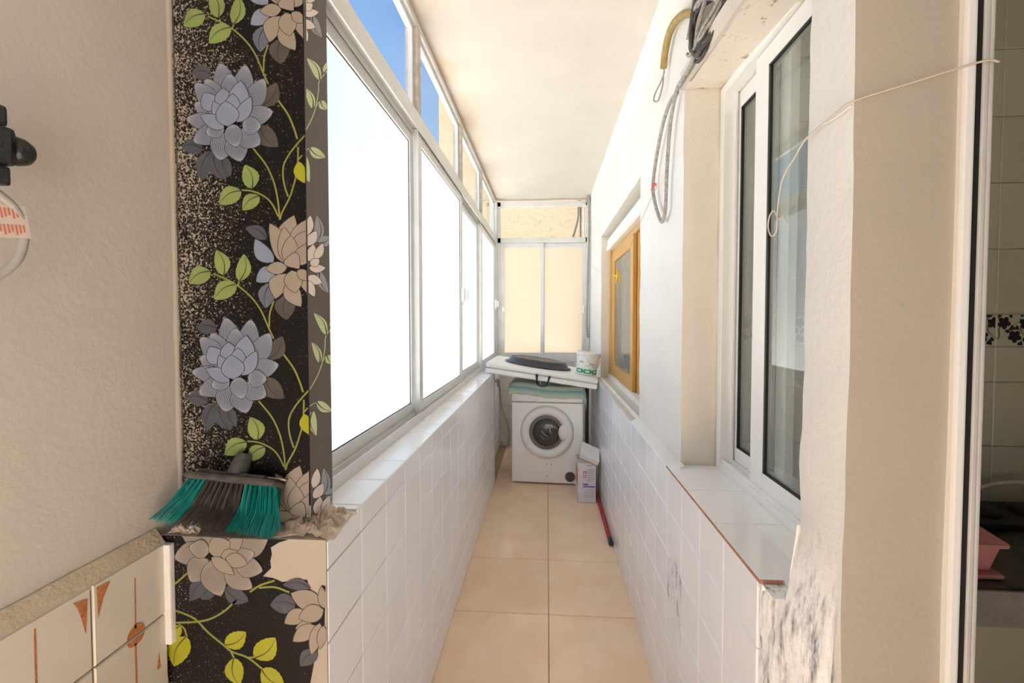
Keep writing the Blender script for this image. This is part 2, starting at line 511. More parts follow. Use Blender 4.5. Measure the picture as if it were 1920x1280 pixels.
# ------------------------------------------------------------------ mesh helpers
class MB:
    def __init__(self):
        self.v, self.f, self.m, self.s = [], [], [], []

    def face(self, pts, mat=0, smooth=False):
        i = len(self.v)
        self.v += [tuple(p) for p in pts]
        self.f.append(tuple(range(i, i + len(pts))))
        self.m.append(mat)
        self.s.append(smooth)

    def box(self, x0, x1, y0, y1, z0, z1, mat=0, bevel=0.0, xf=None):
        bm = bmesh.new()
        bmesh.ops.create_cube(bm, size=1.0)
        for v in bm.verts:
            v.co = Vector(((x0 + x1) / 2 + v.co.x * (x1 - x0), (y0 + y1) / 2 + v.co.y * (y1 - y0), (z0 + z1) / 2 + v.co.z * (z1 - z0)))
        if bevel:
            bmesh.ops.bevel(bm, geom=bm.edges[:], offset=bevel, segments=2, affect='EDGES', profile=0.6)
        self.add_bm(bm, mat, xf)

    def add_bm(self, bm, mat=0, xf=None, smooth=False):
        i = len(self.v)
        bm.verts.ensure_lookup_table()
        bm.verts.index_update()
        for v in bm.verts:
            co = xf @ v.co if xf else v.co
            self.v.append(tuple(co))
        for f in bm.faces:
            self.f.append(tuple(i + v.index for v in f.verts))
            self.m.append(mat)
            self.s.append(smooth)
        bm.free()

    def tube(self, path, r, n=8, mat=0, cap=True, closed=False):
        """swept tube; r is a number or one radius per point"""
        P = [Vector(p) for p in path]
        k = len(P)
        rs = r if isinstance(r, (list, tuple)) else [r] * k
        up = Vector((0.13, 0.21, 0.97))
        rings = []
        prev = None
        for i in range(k):
            if closed:
                t = (P[(i + 1) % k] - P[i - 1])
            else:
                t = P[min(i + 1, k - 1)] - P[max(i - 1, 0)]
            if t.length < 1e-9:
                t = Vector((0, 0, 1))
            t.normalize()
            if prev is None:
                a = t.cross(up)
                if a.length < 0.05:
                    a = t.cross(Vector((1, 0, 0)))
                a.normalize()
            else:
                a = prev - t * prev.dot(t)
                a = a.normalized() if a.length > 1e-6 else t.cross(up).normalized()
            prev = a
            b = t.cross(a)
            base = len(self.v)
            for j in range(n):
                an = 2 * math.pi * j / n
                self.v.append(tuple(P[i] + (a * math.cos(an) + b * math.sin(an)) * rs[i]))
            rings.append(base)
        seg = k if closed else k - 1
        for i in range(seg):
            A, B = rings[i], rings[(i + 1) % k]
            for j in range(n):
                self.f.append((A + j, A + (j + 1) % n, B + (j + 1) % n, B + j))
                self.m.append(mat)
                self.s.append(n > 4)
        if cap and not closed:
            self.f.append(tuple(rings[0] + j for j in reversed(range(n))))
            self.f.append(tuple(rings[-1] + j for j in range(n)))
            self.m += [mat, mat]
            self.s += [False, False]

    def lathe(self, prof, n=32, mat=0, xf=None, sx=1.0, sy=1.0, smooth=True):
        """profile (radius, height) turned about Z"""
        rings = []
        for (r, h) in prof:
            base = len(self.v)
            for j in range(n):
                a = 2 * math.pi * j / n
                p = Vector((r * math.cos(a) * sx, r * math.sin(a) * sy, h))
                self.v.append(tuple(xf @ p if xf else p))
            rings.append(base)
        for i in range(len(prof) - 1):
            A, B = rings[i], rings[i + 1]
            for j in range(n):
                self.f.append((A + j, A + (j + 1) % n, B + (j + 1) % n, B + j))
                self.m.append(mat)
                self.s.append(smooth)
        if prof[0][0] > 1e-6:
            self.f.append(tuple(rings[0] + j for j in reversed(range(n))))
            self.m.append(mat)
            self.s.append(False)
        if prof[-1][0] > 1e-6:
            self.f.append(tuple(rings[-1] + j for j in range(n)))
            self.m.append(mat)
            self.s.append(False)

    def build(self, name, mats, parent=None, loc=None):
        me = bpy.data.meshes.new(name)
        me.from_pydata(self.v, [], self.f)
        for m in (mats if isinstance(mats, (list, tuple)) else [mats]):
            me.materials.append(MAT[m])
        me.polygons.foreach_set('material_index', self.m)
        me.polygons.foreach_set('use_smooth', self.s)
        me.update()
        o = bpy.data.objects.new(name, me)
        COL.objects.link(o)
        if loc is not None:
            o.location = loc
        if parent is not None:
            o.parent = parent
            if loc is None:
                o.matrix_parent_inverse = root_matrix(parent).inverted()
        return o


def root_matrix(o):
    m = Matrix.LocRotScale(o.location, o.rotation_euler, o.scale)
    if o.parent:
        m = root_matrix(o.parent) @ o.matrix_parent_inverse @ m
    return m


def tag(o, label, cat=None, group=None, kind=None):
    if label:
        o['label'] = label
    if cat:
        o['category'] = cat
    if group:
        o['group'] = group
    if kind:
        o['kind'] = kind
    return o


def struct(o, label=None):
    o['kind'] = 'structure'
    if label:
        o['label'] = label
    return o


def thing(name, label, cat, loc, group=None):
    o = bpy.data.objects.new(name, None)
    COL.objects.link(o)
    o.location = loc
    o.empty_display_size = 0.05
    return tag(o, label, cat, group)


def part_box(name, mat, parent, x0, x1, y0, y1, z0, z1, bevel=0.0, xf=None):
    b = MB()
    b.box(x0, x1, y0, y1, z0, z1, 0, bevel, xf)
    return b.build(name, mat, parent)


def spline(pts, per=8):
    """Catmull-Rom through the points"""
    P = [Vector(p) for p in pts]
    P = [P[0] * 2 - P[1]] + P + [P[-1] * 2 - P[-2]]
    out = []
    for i in range(1, len(P) - 2):
        for k in range(per):
            t = k / per
            a, b, c, d = P[i - 1], P[i], P[i + 1], P[i + 2]
            out.append(0.5 * ((2 * b) + (c - a) * t + (2 * a - 5 * b + 4 * c - d) * t * t + (3 * b - a - 3 * c + d) * t ** 3))
    out.append(P[-2])
    return out


# ------------------------------------------------------------------ setting: masses
XL, XR, XW, XP = -0.441, 0.411, -0.56, 0.45
CEIL = 2.68
YB = -1.00                       # unseen opening behind the viewer, added to light the near walls


def chamfer_tile(w, h, t, axis, ch=0.0022):
    """a tile lying in a plane; axis is the outward normal: '+X', '-X', '+Z', '-Y'"""
    b = MB()
    o = [(-w / 2, -h / 2), (w / 2, -h / 2), (w / 2, h / 2), (-w / 2, h / 2)]
    i = [(x - math.copysign(ch, x), y - math.copysign(ch, y)) for x, y in o]

    def P(a, c, d):
        if axis == '+X':
            return (d, a, c)
        if axis == '-X':
            return (-d, -a, c)
        if axis == '+Z':
            return (a, c, d)
        if axis == '-Y':
            return (a, -d, c)
    lo = [P(x, y, 0) for x, y in o]
    mi = [P(x, y, t - ch) for x, y in o]
    hi = [P(x, y, t) for x, y in i]
    for k in range(4):
        n = (k + 1) % 4
        b.face([lo[k], lo[n], mi[n], mi[k]])
        b.face([mi[k], mi[n], hi[n], hi[k]])
    b.face(hi)
    return b


_tile_cache = {}


def put_tile(parent, mat, w, h, t, axis, loc, name='tile'):
    key = (mat, round(w, 4), round(h, 4), round(t, 4), axis)
    if key not in _tile_cache:
        o = chamfer_tile(w, h, t, axis).build(name, mat)
        _tile_cache[key] = o.data
    else:
        o = bpy.data.objects.new(name, _tile_cache[key])
        COL.objects.link(o)
    o.location = loc
    o.parent = parent
    return o


def tile_field(parent, mat, axis, plane, a_edges, b_edges, t=0.008, joint=0.003, name='tile'):
    """tiles between successive edges; a runs along Y (or X), b along Z (or Y)"""
    for i in range(len(a_edges) - 1):
        for j in range(len(b_edges) - 1):
            w = a_edges[i + 1] - a_edges[i] - joint
            h = b_edges[j + 1] - b_edges[j] - joint
            if w < 0.01 or h < 0.01:
                continue
            a = (a_edges[i] + a_edges[i + 1]) / 2
            c = (b_edges[j] + b_edges[j + 1]) / 2
            if axis == '+X':
                put_tile(parent, mat, w, h, t, axis, (plane - t, a, c), name)
            elif axis == '-X':
                put_tile(parent, mat, w, h, t, axis, (plane + t, a, c), name)
            elif axis == '+Z':
                put_tile(parent, mat, w, h, t, axis, (a, c, plane - t), name)
            elif axis == '-Y':
                put_tile(parent, mat, w, h, t, axis, (a, plane + t, c), name)


def frange(a, b, step):
    out = [a]
    while out[-1] + step < b - 1e-4:
        out.append(out[-1] + step)
    out.append(b)
    return out


# floor ------------------------------------------------------------
b = MB()
b.box(-0.86, 3.0, -1.3, 4.5, -0.15, -0.0085)
floor = struct(b.build('floor', 'grout_floor'), 'polished beige stoneware tile floor of the narrow balcony')
xs = [-0.441 - 0.004, 0.009, 0.449]
ys = [-1.29 + 0.0] + [1.885 - 0.4365 * k for k in range(7, 0, -1)] + [1.885, 2.3215, 2.758, 3.1945, 3.631, 4.0675, 4.40]
tile_field(floor, 'tile_floor', '+Z', 0.0, xs, ys, t=0.008, joint=0.0028)
tile_field(floor, 'tile_floor', '+Z', 0.0, [-0.80, -0.445], [y for y in ys if y < 0.8] + [0.775], t=0.008, joint=0.0028)
tile_field(floor, 'tile_floor', '+Z', 0.0, [0.449, 0.889, 1.329], [y for y in ys if y < 0.7], t=0.008, joint=0.0028)

# ceiling and roof slab ---------------------------------------------
b = MB()
nx, ny = 16, 60
for i in range(nx):
    for j in range(ny):
        q = []
        for (di, dj) in ((0, 0), (0, 1), (1, 1), (1, 0)):
            x = -0.62 + (0.50 + 0.62) * (i + di) / nx
            y = YB + (4.46 - YB) * (j + dj) / ny
            q.append((x, y, CEIL + 0.006 * noise.noise((x * 2.5, y * 1.6, 3.1))))
        b.face(q, 0, True)
b.box(-0.625, 3.05, YB, 4.46, CEIL + 0.008, CEIL + 0.22)
b.box(-0.86, -0.625, YB, 0.92, CEIL + 0.008, CEIL + 0.22)
ceiling = struct(b.build('ceiling', 'plaster_ceiling'), 'uneven off white plaster ceiling with damp stains by the windows')

# left wall near the viewer -----------------------------------------
b = MB()
b.box(-0.86, -0.80, YB, 0.84, 0, CEIL + 0.008)
b.box(-0.80, -0.785, YB, 0.776, 0, 0.935)
wall_left = struct(b.build('wall_left', 'plaster_left'), 'beige plastered wall above cream tiles with rust drawing')
tile_field(wall_left, 'tile_cream', '+X', -0.775, [0.633 - 0.15 * k for k in range(7, -1, -1)] + [0.768], [0.05, 0.20, 0.35, 0.50, 0.65, 0.80, 0.945], t=0.010, joint=0.0025)
b = MB()
L = 60
for i in range(L):
    y0, y1 = YB + (0.77 - YB) * i / L, YB + (0.77 - YB) * (i + 1) / L
    n0, n1 = 0.004 * noise.noise((y0 * 14, 0, 0)), 0.004 * noise.noise((y1 * 14, 0, 0))
    b.face([(-0.7985, y0, 0.972 + n0), (-0.777, y0, 0.943 + n0 * .5), (-0.777, y1, 0.943 + n1 * .5), (-0.7985, y1, 0.972 + n1)], 0, True)
    b.face([(-0.7985, y0, 0.93), (-0.7985, y1, 0.93), (-0.777, y1, 0.936), (-0.777, y0, 0.936)])
    b.face([(-0.777, y0, 0.936), (-0.777, y1, 0.936), (-0.777, y1, 0.943 + n1 * .5), (-0.777, y0, 0.943 + n0 * .5)])
b.build('mortar_ledge', 'plaster_tan', wall_left)
# rust coloured drawing fired onto the tiles
def motif(pts):
    m = MB()
    tri = tessellate_polygon([[Vector((p[0], p[1], 0)) for p in pts]])
    for t in tri:
        m.face([(-0.7744, pts[k][0], pts[k][1]) for k in t])
    return m.build('drawn_motif', 'motif_rust', wall_left)


motif([(0.5530, 0.80), (0.5560, 0.80), (0.5565, 0.930), (0.5540, 0.930)])
motif([(0.605, 0.934), (0.626, 0.927), (0.622, 0.868), (0.615, 0.905), (0.611, 0.921)])
motif([(0.640, 0.937), (0.662, 0.934), (0.650, 0.912), (0.641, 0.880)])
motif([(0.7015, 0.815), (0.7045, 0.815), (0.7055, 0.912), (0.7035, 0.912)])
motif([(0.7005, 0.66), (0.7040, 0.66), (0.7040, 0.787), (0.7005, 0.787)])
motif([(0.686 + 0.0175 + 0.017 * math.cos(R(a)), 0.803 + 0.020 * math.sin(R(a))) for a in range(0, 181, 20)])
motif([(0.686 + 0.0175 + 0.016 * math.cos(R(a)), 0.797 + 0.014 * math.sin(R(a))) for a in range(180, 361, 20)])
motif([(0.742, 0.70), (0.750, 0.70), (0.7475, 0.735)])
# bent plastic corner trim at the tile edge
b = MB()
b.box(-0.79, -0.7625, 0.762, 0.7745, 0.735, 0.942, 0, 0.003)
b.build('corner_trim', 'plastic_white_dirty', wall_left)

# parapet under the windows -----------------------------------------
b = MB()
b.box(-0.62, XL - 0.008, 0.776, 3.36, 0, 0.9465)
b.box(-0.62, -0.53, 3.36, 4.45, 0, 0.9465)
wall_parapet = struct(b.build('wall_parapet', 'grout'), 'white tiled parapet under the frosted windows')
col_edges = [0.777, 0.927] + [0.927 + 0.1487 * k for k in range(1, 16)] + [3.25, 3.358]
row_edges = [0.0, 0.145, 0.294, 0.443, 0.592, 0.741, 0.892, 0.953]
tile_field(wall_parapet, 'tile_white', '+X', XL, col_edges, row_edges, t=0.008, joint=0.0022)
tile_field(wall_parapet, 'tile_white', '+X', -0.522, [3.375, 3.52, 3.67, 3.82, 3.97, 4.12, 4.27, 4.39], row_edges, t=0.008, joint=0.0025)
tile_field(wall_parapet, 'tile_sill', '+Z', 0.956, [-0.549, XL + 0.001], [0.905, 0.93] + [0.93 + 0.15 * k for k in range(1, 17)] + [3.36], t=0.010, joint=0.0025)
b = MB()
b.box(-0.445, -0.436, 3.352, 3.362, 0.0, 0.944)
b.build('edge_strip', 'aluminium_dirty', wall_parapet)

# corner pillar -----------------------------------------------------
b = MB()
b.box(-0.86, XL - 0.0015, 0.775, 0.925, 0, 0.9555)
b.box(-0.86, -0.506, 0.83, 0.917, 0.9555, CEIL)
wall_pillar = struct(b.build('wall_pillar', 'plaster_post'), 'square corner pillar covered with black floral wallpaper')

b = MB()
cz = [0.98 + 1.69 * i / 60 for i in range(61)]
for i in range(60):
    q = []
    for z in (cz[i], cz[i + 1]):
        w_ = 0.0055 + 0.002 * noise.noise((z * 9, 1, 1))
        q.append([(-0.7995, 0.829 - w_ * 1.3, z), (-0.7995 + w_ * 0.75, 0.8275 - w_ * .4, z), (-0.7995 + w_, 0.8285, z)])
    for k in range(2):
        b.face([q[0][k], q[0][k + 1], q[1][k + 1], q[1][k]], 0, True)
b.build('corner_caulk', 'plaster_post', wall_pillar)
b = MB()
b.tube([(-0.7900 + 0.002 * noise.noise((z * 6, 3, 1)), 0.8278, z) for z in cz], 0.0012, 5)
b.build('corner_crack', 'mortar_dark', wall_pillar)

# end wall under the far window -------------------------------------
b = MB()
b.box(-0.62, 0.62, 4.40, 4.50, 0, 0.945)
wall_end = struct(b.build('wall_end', 'grout'), 'cream tiled wall below the far window')
tile_field(wall_end, 'tile_cream', '-Y', 4.392, [-0.52, -0.32, -0.12, 0.08, 0.28, 0.44], [0, 0.15, 0.30, 0.45, 0.60, 0.75, 0.94], t=0.008, joint=0.003)

# right wall: uneven plaster with two window openings -----------------
def rough_wall(ys, zs, holes, x0, x1, amp, edge_amp):
    m = MB()

    def ins(y, z):
        for (a, c, d, e) in holes:
            if a < y < c and d < z < e:
                return True
        return False
    solid = {}
    for i in range(len(ys) - 1):
        for j in range(len(zs) - 1):
            solid[i, j] = not ins((ys[i] + ys[i + 1]) / 2, (zs[j] + zs[j + 1]) / 2)

    def bound(i, j):
        c = [solid.get((i - 1, j - 1)), solid.get((i, j - 1)), solid.get((i - 1, j)), solid.get((i, j))]
        return any(k is False for k in c) or i == 0

    def front(i, j):
        y, z = ys[i], zs[j]
        n = noise.fractal(Vector((y * 6, z * 6, 1.7)), 1.0, 2.0, 3)
        x = x0 - amp * n
        if bound(i, j):
            x += 0.003
            y += edge_amp * noise.fractal(Vector((y * 9, z * (9 if i else 3), 7.7)), 1.0, 2.0, 3 if i else 1)
            z += edge_amp * 0.7 * noise.noise((y * 12, z * 12, 4.7)) if i else 0
        return (x, y, z)
    idx = {}

    def vid(i, j):
        if (i, j) not in idx:
            idx[i, j] = len(m.v)
            m.v.append(front(i, j))
        return idx[i, j]
    for (i, j), s in solid.items():
        if not s:
            continue
        m.f.append((vid(i, j), vid(i, j + 1), vid(i + 1, j + 1), vid(i + 1, j)))
        m.m.append(0)
        m.s.append(True)
        m.face([(x1, ys[i], zs[j]), (x1, ys[i + 1], zs[j]), (x1, ys[i + 1], zs[j + 1]), (x1, ys[i], zs[j + 1])])
        for (di, dj, a, c) in ((-1, 0, (i, j + 1), (i, j)), (1, 0, (i + 1, j), (i + 1, j + 1)), (0, -1, (i, j), (i + 1, j)), (0, 1, (i + 1, j + 1), (i, j + 1))):
            if not solid.get((i + di, j + dj), False):
                A, C = front(*a), front(*c)
                k = 2 if i + di < 0 else 1  # near end face gets a darker plaster, its dimness put into the colour
                m.face([A, C, (x1, C[1], C[2]), (x1, A[1], A[2])], k)
    return m


HOLES = [(0.745, 1.395, 0.885, 2.16), (2.02, 3.45, 0.885, 2.09)]
NICHE = (1.075, 1.335, 2.165, 2.50)


def lines(lo, hi, step, must):
    s = set([lo, hi] + must)
    k = lo + step
    while k < hi:
        if min(abs(k - q) for q in s) > step * 0.45:
            s.add(k)
        k += step
    return sorted(s)


yy = lines(0.64, 4.46, 0.028, [0.745, 1.395, 2.02, 3.45, NICHE[0], NICHE[1]])
zz = lines(0.0, CEIL + 0.004, 0.030, [0.885, 2.16, 2.09, NICHE[2], NICHE[3]])
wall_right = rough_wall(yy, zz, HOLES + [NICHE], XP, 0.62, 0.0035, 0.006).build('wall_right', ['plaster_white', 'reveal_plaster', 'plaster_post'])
struct(wall_right, 'rough white plastered house wall with two recessed windows')
# the stained soffit and the peach lintel strip over the white window
b = MB()
def zb(y):
    return 2.158 - 0.085 * (1.395 - y)


def sloped(b, x0, x1, y0, y1, h0, h1):
    A = [(x0, y0, zb(y0) + h0), (x1, y0, zb(y0) + h0), (x1, y1, zb(y1) + h0), (x0, y1, zb(y1) + h0)]
    B = [(x0, y0, zb(y0) + h1), (x1, y0, zb(y0) + h1), (x1, y1, zb(y1) + h1), (x0, y1, zb(y1) + h1)]
    b.face(A[::-1])
    b.face(B)
    for k in range(4):
        b.face([A[k], A[(k + 1) % 4], B[(k + 1) % 4], B[k]])


sloped(b, 0.450, 0.615, 0.752, 1.392, 0.0, 0.006)
b.build('soffit', 'soffit_stained', wall_right)
b = MB()
n_ = 40
for i in range(n_):
    ya, yb_ = 0.746 + 0.654 * i / n_, 0.746 + 0.654 * (i + 1) / n_
    w_ = 0.004 * noise.noise((ya * 15, 0, 0))
    sloped(b, 0.4415 + w_ * .4, 0.456, ya, yb_, 0.0, 0.057 + w_)
b.build('lintel_strip', 'plaster_ceiling', wall_right)
# broken niche with bricks behind the cables
b = MB()
b.box(0.555, 0.57, NICHE[0], NICHE[1], NICHE[2], NICHE[3])
b.build('niche_back', 'mortar_dark', wall_right)
for (y0, y1, z0, z1) in ((1.08, 1.18, 2.17, 2.215), (1.19, 1.33, 2.17, 2.215), (1.08, 1.13, 2.225, 2.275), (1.14, 1.27, 2.225, 2.275)):
    part_box('brick', 'brick', wall_right, 0.525, 0.556, y0, y1, z0, z1, 0.004)

# tiled dado on the right
b = MB()
b.box(XR + 0.0075, XP + 0.02, 0.80, 4.40, 0, 0.885)
wall_dado = struct(b.build('wall_right_dado', 'grout'), 'white tiled lower part of the right wall')
rc = [0.803, 0.955] + [0.955 + 0.147 * k for k in range(1, 17)] + [3.45]
tile_field(wall_dado, 'tile_white', '-X', XR, rc, [0.0, 0.155, 0.305, 0.455, 0.604, 0.753, 0.894], t=0.008, joint=0.0022)
tile_field(wall_dado, 'tile_white', '-X', XR, [3.46, 3.61, 3.76, 3.91, 4.06, 4.21, 4.39], [0.0, 0.155, 0.305, 0.455, 0.604, 0.753, 0.894], t=0.008, joint=0.0022)
b = MB()
L = 130
for i in range(L):
    q = []
    y0, y1 = 1.36 + (3.6 - 1.36 + 0.8) * i / L, 1.36 + (3.6 - 1.36 + 0.8) * (i + 1) / L
    for y in (y0, y1):
        n = noise.noise((y * 16, 0, 2)) * 0.006
        q.append([(XR + 0.001, y, 0.892 + n * .4), (XP + 0.006, y, 0.912 + n)])
    b.face([q[0][0], q[0][1], q[1][1], q[1][0]], 0, True)
    b.face([(XR + 0.001, y0, 0.884), q[0][0], q[1][0], (XR + 0.001, y1, 0.884)])
b.build('mortar_ledge', 'plaster_white', wall_dado)
# scraped patch of dark adhesive where a tile corner broke off
b = MB()
rng = random.Random(5)
pp = [(1.384, 0.588), (1.327, 0.631), (1.273, 0.615), (1.247, 0.595), (1.249, 0.527), (1.253, 0.474), (1.250, 0.384), (1.262, 0.443), (1.299, 0.456), (1.355, 0.451), (1.393, 0.48), (1.371, 0.55)]
tri = tessellate_polygon([[Vector((p[0], p[1], 0)) for p in pp]])
for t in tri:
    b.face([(XR - 0.0006, pp[k][0], pp[k][1]) for k in t])
b.build('chipped_patch', 'scraped_paint', wall_dado)

b = MB()
ny_, nz_ = 14, 70
for i in range(ny_):
    zt_ = 1.03 if 0.648 + 0.154 * (i + 1) / ny_ < 0.748 else 0.8940
    for j in range(nz_):
        q = []
        for (di, dj) in ((0, 0), (0, 1), (1, 1), (1, 0)):
            t_, z_ = (i + di) / ny_, zt_ * (j + dj) / nz_
            y_ = 0.648 + 0.154 * t_
            fall = min(1.0, max(0.0, (1.02 - z_) / 0.16))
            x_ = 0.4475 - (0.033 * t_ ** 0.6 + 0.0045 * noise.fractal(Vector((y_ * 30, z_ * 9, 0.4)), 1.0, 2.0, 3)) * fall + 0.006 * (1 - fall)
            q.append((x_, y_, z_))
        b.face(q, 0, True)
for j in range(12):
    za, zc = 0.86 + 0.17 * j / 12, 0.86 + 0.17 * (j + 1) / 12
    b.face([(0.412, 0.7465, za), (0.470, 0.7465, za), (0.470, 0.7465, zc), (0.412 + 0.04 * max(0, (zc - .86) / .17), 0.7465, zc)] if za < 0.0 else [(0.4475 - 0.02 * min(1, max(0, (1.02 - za) / .16)), 0.7465, za), (0.470, 0.7465, za), (0.470, 0.7465, zc), (0.4475 - 0.02 * min(1, max(0, (1.02 - zc) / .16)), 0.7465, zc)])
b.face([(0.409, 0.744, 0.8945), (0.470, 0.744, 0.8945), (0.470, 0.803, 0.8945), (0.409, 0.803, 0.8945)])
b.build('scraped_render', 'plaster_white', wall_right)

# window sills on the right
b = MB()
b.box(XR + 0.001, 0.575, 0.79, 1.393, 0.8785, 0.894)
sill = struct(b.build('trim_1', 'grout'), 'glossy white tiled sill of the white framed window')
for (y0, y1) in ((0.785, 1.00), (1.00, 1.19), (1.19, 1.393)):
    t = MB()
    t.box(XR - 0.006, 0.572, y0 + .001, y1 - .001, 0.8945, 0.9035, 0, 0.0012)
    o = t.build('tile', 'tile_sill', sill)
    part_box('raw_edge', 'terracotta', sill, XR - 0.0068, XR - 0.0058, y0 + .001, y1 - .001, 0.8955, 0.9025)
part_box('tile', 'tile_sill', sill, 0.450, 0.572, 0.7465, 0.7845, 0.8945, 0.9035, 0.001)
part_box('bedding', 'grout', sill, 0.4515, 0.572, 0.7465, 0.79, 0.880, 0.894)
part_box('raw_edge', 'terracotta', sill, XR - 0.006, 0.448, 0.7845, 0.786, 0.8955, 0.9025)
b = MB()
b.box(XR + 0.001, 0.56, 2.03, 3.44, 0.886, 0.904, 0, 0.003)
struct(b.build('trim_2', 'plaster_ceiling'), 'beige plastered sill of the wooden window')

# near side closing walls (behind and beside the viewer), kitchen and far room
b = MB()
b.box(0.45, 3.0, YB - 0.06, YB, 0, CEIL)
b.box(-0.86, 0.45, YB - 0.06, YB, 2.10, CEIL)  # unseen lintel, added to cut the light from behind
b.box(-0.86, -0.55, YB - 0.06, YB, 0, 2.10)
struct(b.build('wall_back', 'plaster_left'), 'outer kitchen wall behind the viewer with an opening added for light')
b = MB()
b.box(0.45, 0.62, YB, -0.30, 0, CEIL)
b.box(0.45, 0.62, -0.30, 0.64, 2.15, CEIL)
struct(b.build('wall_doorway', 'plaster_left'), 'beige wall around the kitchen doorway')
b = MB()
b.box(0.62, 3.0, 1.508, 1.60, 0, CEIL)
wall_kitchen = struct(b.build('wall_kitchen', 'grout'), 'olive grey tiled kitchen wall with a black floral border')
xk = [0.62, 0.80, 1.05, 1.30, 1.55, 1.80, 2.05, 2.30]
tile_field(wall_kitchen, 'tile_kitchen', '-Y', 1.50, xk, [0.73, 0.955, 1.18, 1.303], t=0.008, joint=0.002)
tile_field(wall_kitchen, 'tile_kitchen', '-Y', 1.50, xk, [1.417, 1.64, 1.865, 2.09, 2.315, 2.54, 2.68], t=0.008, joint=0.002)
tile_field(wall_kitchen, 'tile_kitchen', '-Y', 1.4985, xk, [1.305, 1.415], t=0.0095, joint=0.001, name='border_tile')
rng = random.Random(11)
for i in range(len(xk) - 1):                # printed scrolls and blossoms of the border
    m = MB()
    x0, x1 = xk[i] + .004, xk[i + 1] - .004

    def blob(cx, cz, r, a0, n=5):
        pts = []
        for k in range(n * 6):
            a = a0 + 2 * math.pi * k / (n * 6)
            rr = r * (0.62 + 0.38 * abs(math.cos(n * (a - a0) / 2)))
            pts.append((min(max(cx + rr * math.cos(a), x0), x1), min(max(cz + rr * math.sin(a), 1.3075), 1.4125)))
        c = (sum(p[0] for p in pts) / len(pts), sum(p[1] for p in pts) / len(pts))
        for k in range(len(pts)):
            q = pts[(k + 1) % len(pts)]
            m.face([(c[0], 1.4982, c[1]), (pts[k][0], 1.4982, pts[k][1]), (q[0], 1.4982, q[1])])
    x = x0 + 0.02
    up = True
    while x < x1:
        blob(x, 1.385 if up else 1.338, rng.uniform(0.019, 0.026), rng.uniform(0, 3), 5)
        for k in range(5):
            a = rng.uniform(0, 6.28)
            blob(x + 0.034 * math.cos(a), (1.385 if up else 1.338) + 0.030 * math.sin(a), rng.uniform(0.006, 0.011), a, 3)
        pts = [(x + 0.015 * math.cos(t * .5) + t * 0.006, 1.33 + 0.06 * (t / 9.0) if up else 1.40 - 0.07 * (t / 9.0)) for t in range(10)]
        for k in range(9):
            (ax, az), (bx, bz) = pts[k], pts[k + 1]
            m.face([(ax - .0015, 1.4981, az), (bx - .0015, 1.4981, bz), (bx + .0015, 1.4981, bz), (ax + .0015, 1.4981, az)])
        x += 0.036
        up = not up
    m.build('border_print', 'kitchen_ink', wall_kitchen)
b = MB()
b.box(3.0, 3.06, YB - 0.06, 4.5, 0, CEIL)
b.box(0.62, 3.0, 4.40, 4.5, 0, CEIL)
struct(b.build('wall_rooms', 'room_dark'), 'dim far walls of the rooms behind the house wall')

# door frame at the right edge ----------------------------------------
door = struct(bpy.data.objects.new('door_1', None), 'white framed sliding kitchen door seen edge on')
COL.objects.link(door)
door.location = (0.62, 0.645, 0)
part_box('jamb', 'pvc_white', door, 0.597, 0.6130, 0.628, 0.66, 0, 2.12, 0.004)
part_box('seal_gap', 'gasket', door, 0.6130, 0.6210, 0.630, 0.66, 0, 2.12)
b = MB()
b.box(0.6215, 0.6295, 0.628, 0.665, 0, 2.12, 0, 0.002)
b.box(0.6315, 0.638, 0.630, 0.665, 0, 2.12, 0, 0.002)
b.box(0.6295, 0.6315, 0.640, 0.665, 0, 2.12)
b.build('door_stile', 'aluminium', door)

# ------------------------------------------------------------------ windows
def pane(name, parent, x0, x1, y0, y1, z0, z1, inner, mats):
    """glass sheet with thickness; inner is the face that carries the frosting"""
    b = MB()
    c = {}
    b.face([(x0, y0, z0), (x0, y0, z1), (x0, y1, z1), (x0, y1, z0)], 1 if inner != '-X' else 0)
    b.face([(x1, y0, z0), (x1, y1, z0), (x1, y1, z1), (x1, y0, z1)], 1 if inner != '+X' else 0)
    b.face([(x0, y0, z0), (x1, y0, z0), (x1, y0, z1), (x0, y0, z1)], 1 if inner != '-Y' else 0)
    b.face([(x0, y1, z0), (x0, y1, z1), (x1, y1, z1), (x1, y1, z0)], 1)
    b.face([(x0, y0, z0), (x0, y1, z0), (x1, y1, z0), (x1, y0, z0)], 1)
    b.face([(x0, y0, z1), (x1, y0, z1), (x1, y1, z1), (x0, y1, z1)], 1)
    return b.build(name, mats, parent)


w1 = struct(bpy.data.objects.new('window_1', None), 'long row of frosted sliding windows with clear lights above')
COL.objects.link(w1)
w1.location = (XW, 2.6, 0.956)
YE = 4.40
b = MB()
# bottom track with three ribs, head track, top bar, posts
b.box(-0.612, -0.546, 0.917, YE, 0.9565, 0.972)
for x in (-0.611, -0.583, -0.552):
    b.box(x, x + 0.005, 0.917, YE, 0.972, 0.990)
b.box(-0.612, -0.544, 0.917, YE, 2.222, 2.268, 0, 0.002)
for x in (-0.611, -0.583, -0.5495):
    b.box(x, x + 0.005, 0.917, YE, 2.200, 2.222)
b.box(-0.606, -0.555, 0.917, YE, CEIL - 0.035, CEIL - 0.006, 0, 0.002)
b.box(-0.612, -0.546, 0.917, 0.945, 0.972, CEIL - 0.006)
b.box(-0.618, -0.540, YE - 0.06, YE + 0.02, 0.9565, CEIL - 0.006, 0, 0.003)
b.build('frame', 'aluminium', w1)
POST = [1.752, 2.63, 3.44]
for y in POST:
    part_box('post', 'aluminium_dirty', w1, -0.608, -0.553, y - 0.022, y + 0.022, 2.268, CEIL - 0.035, 0.003)
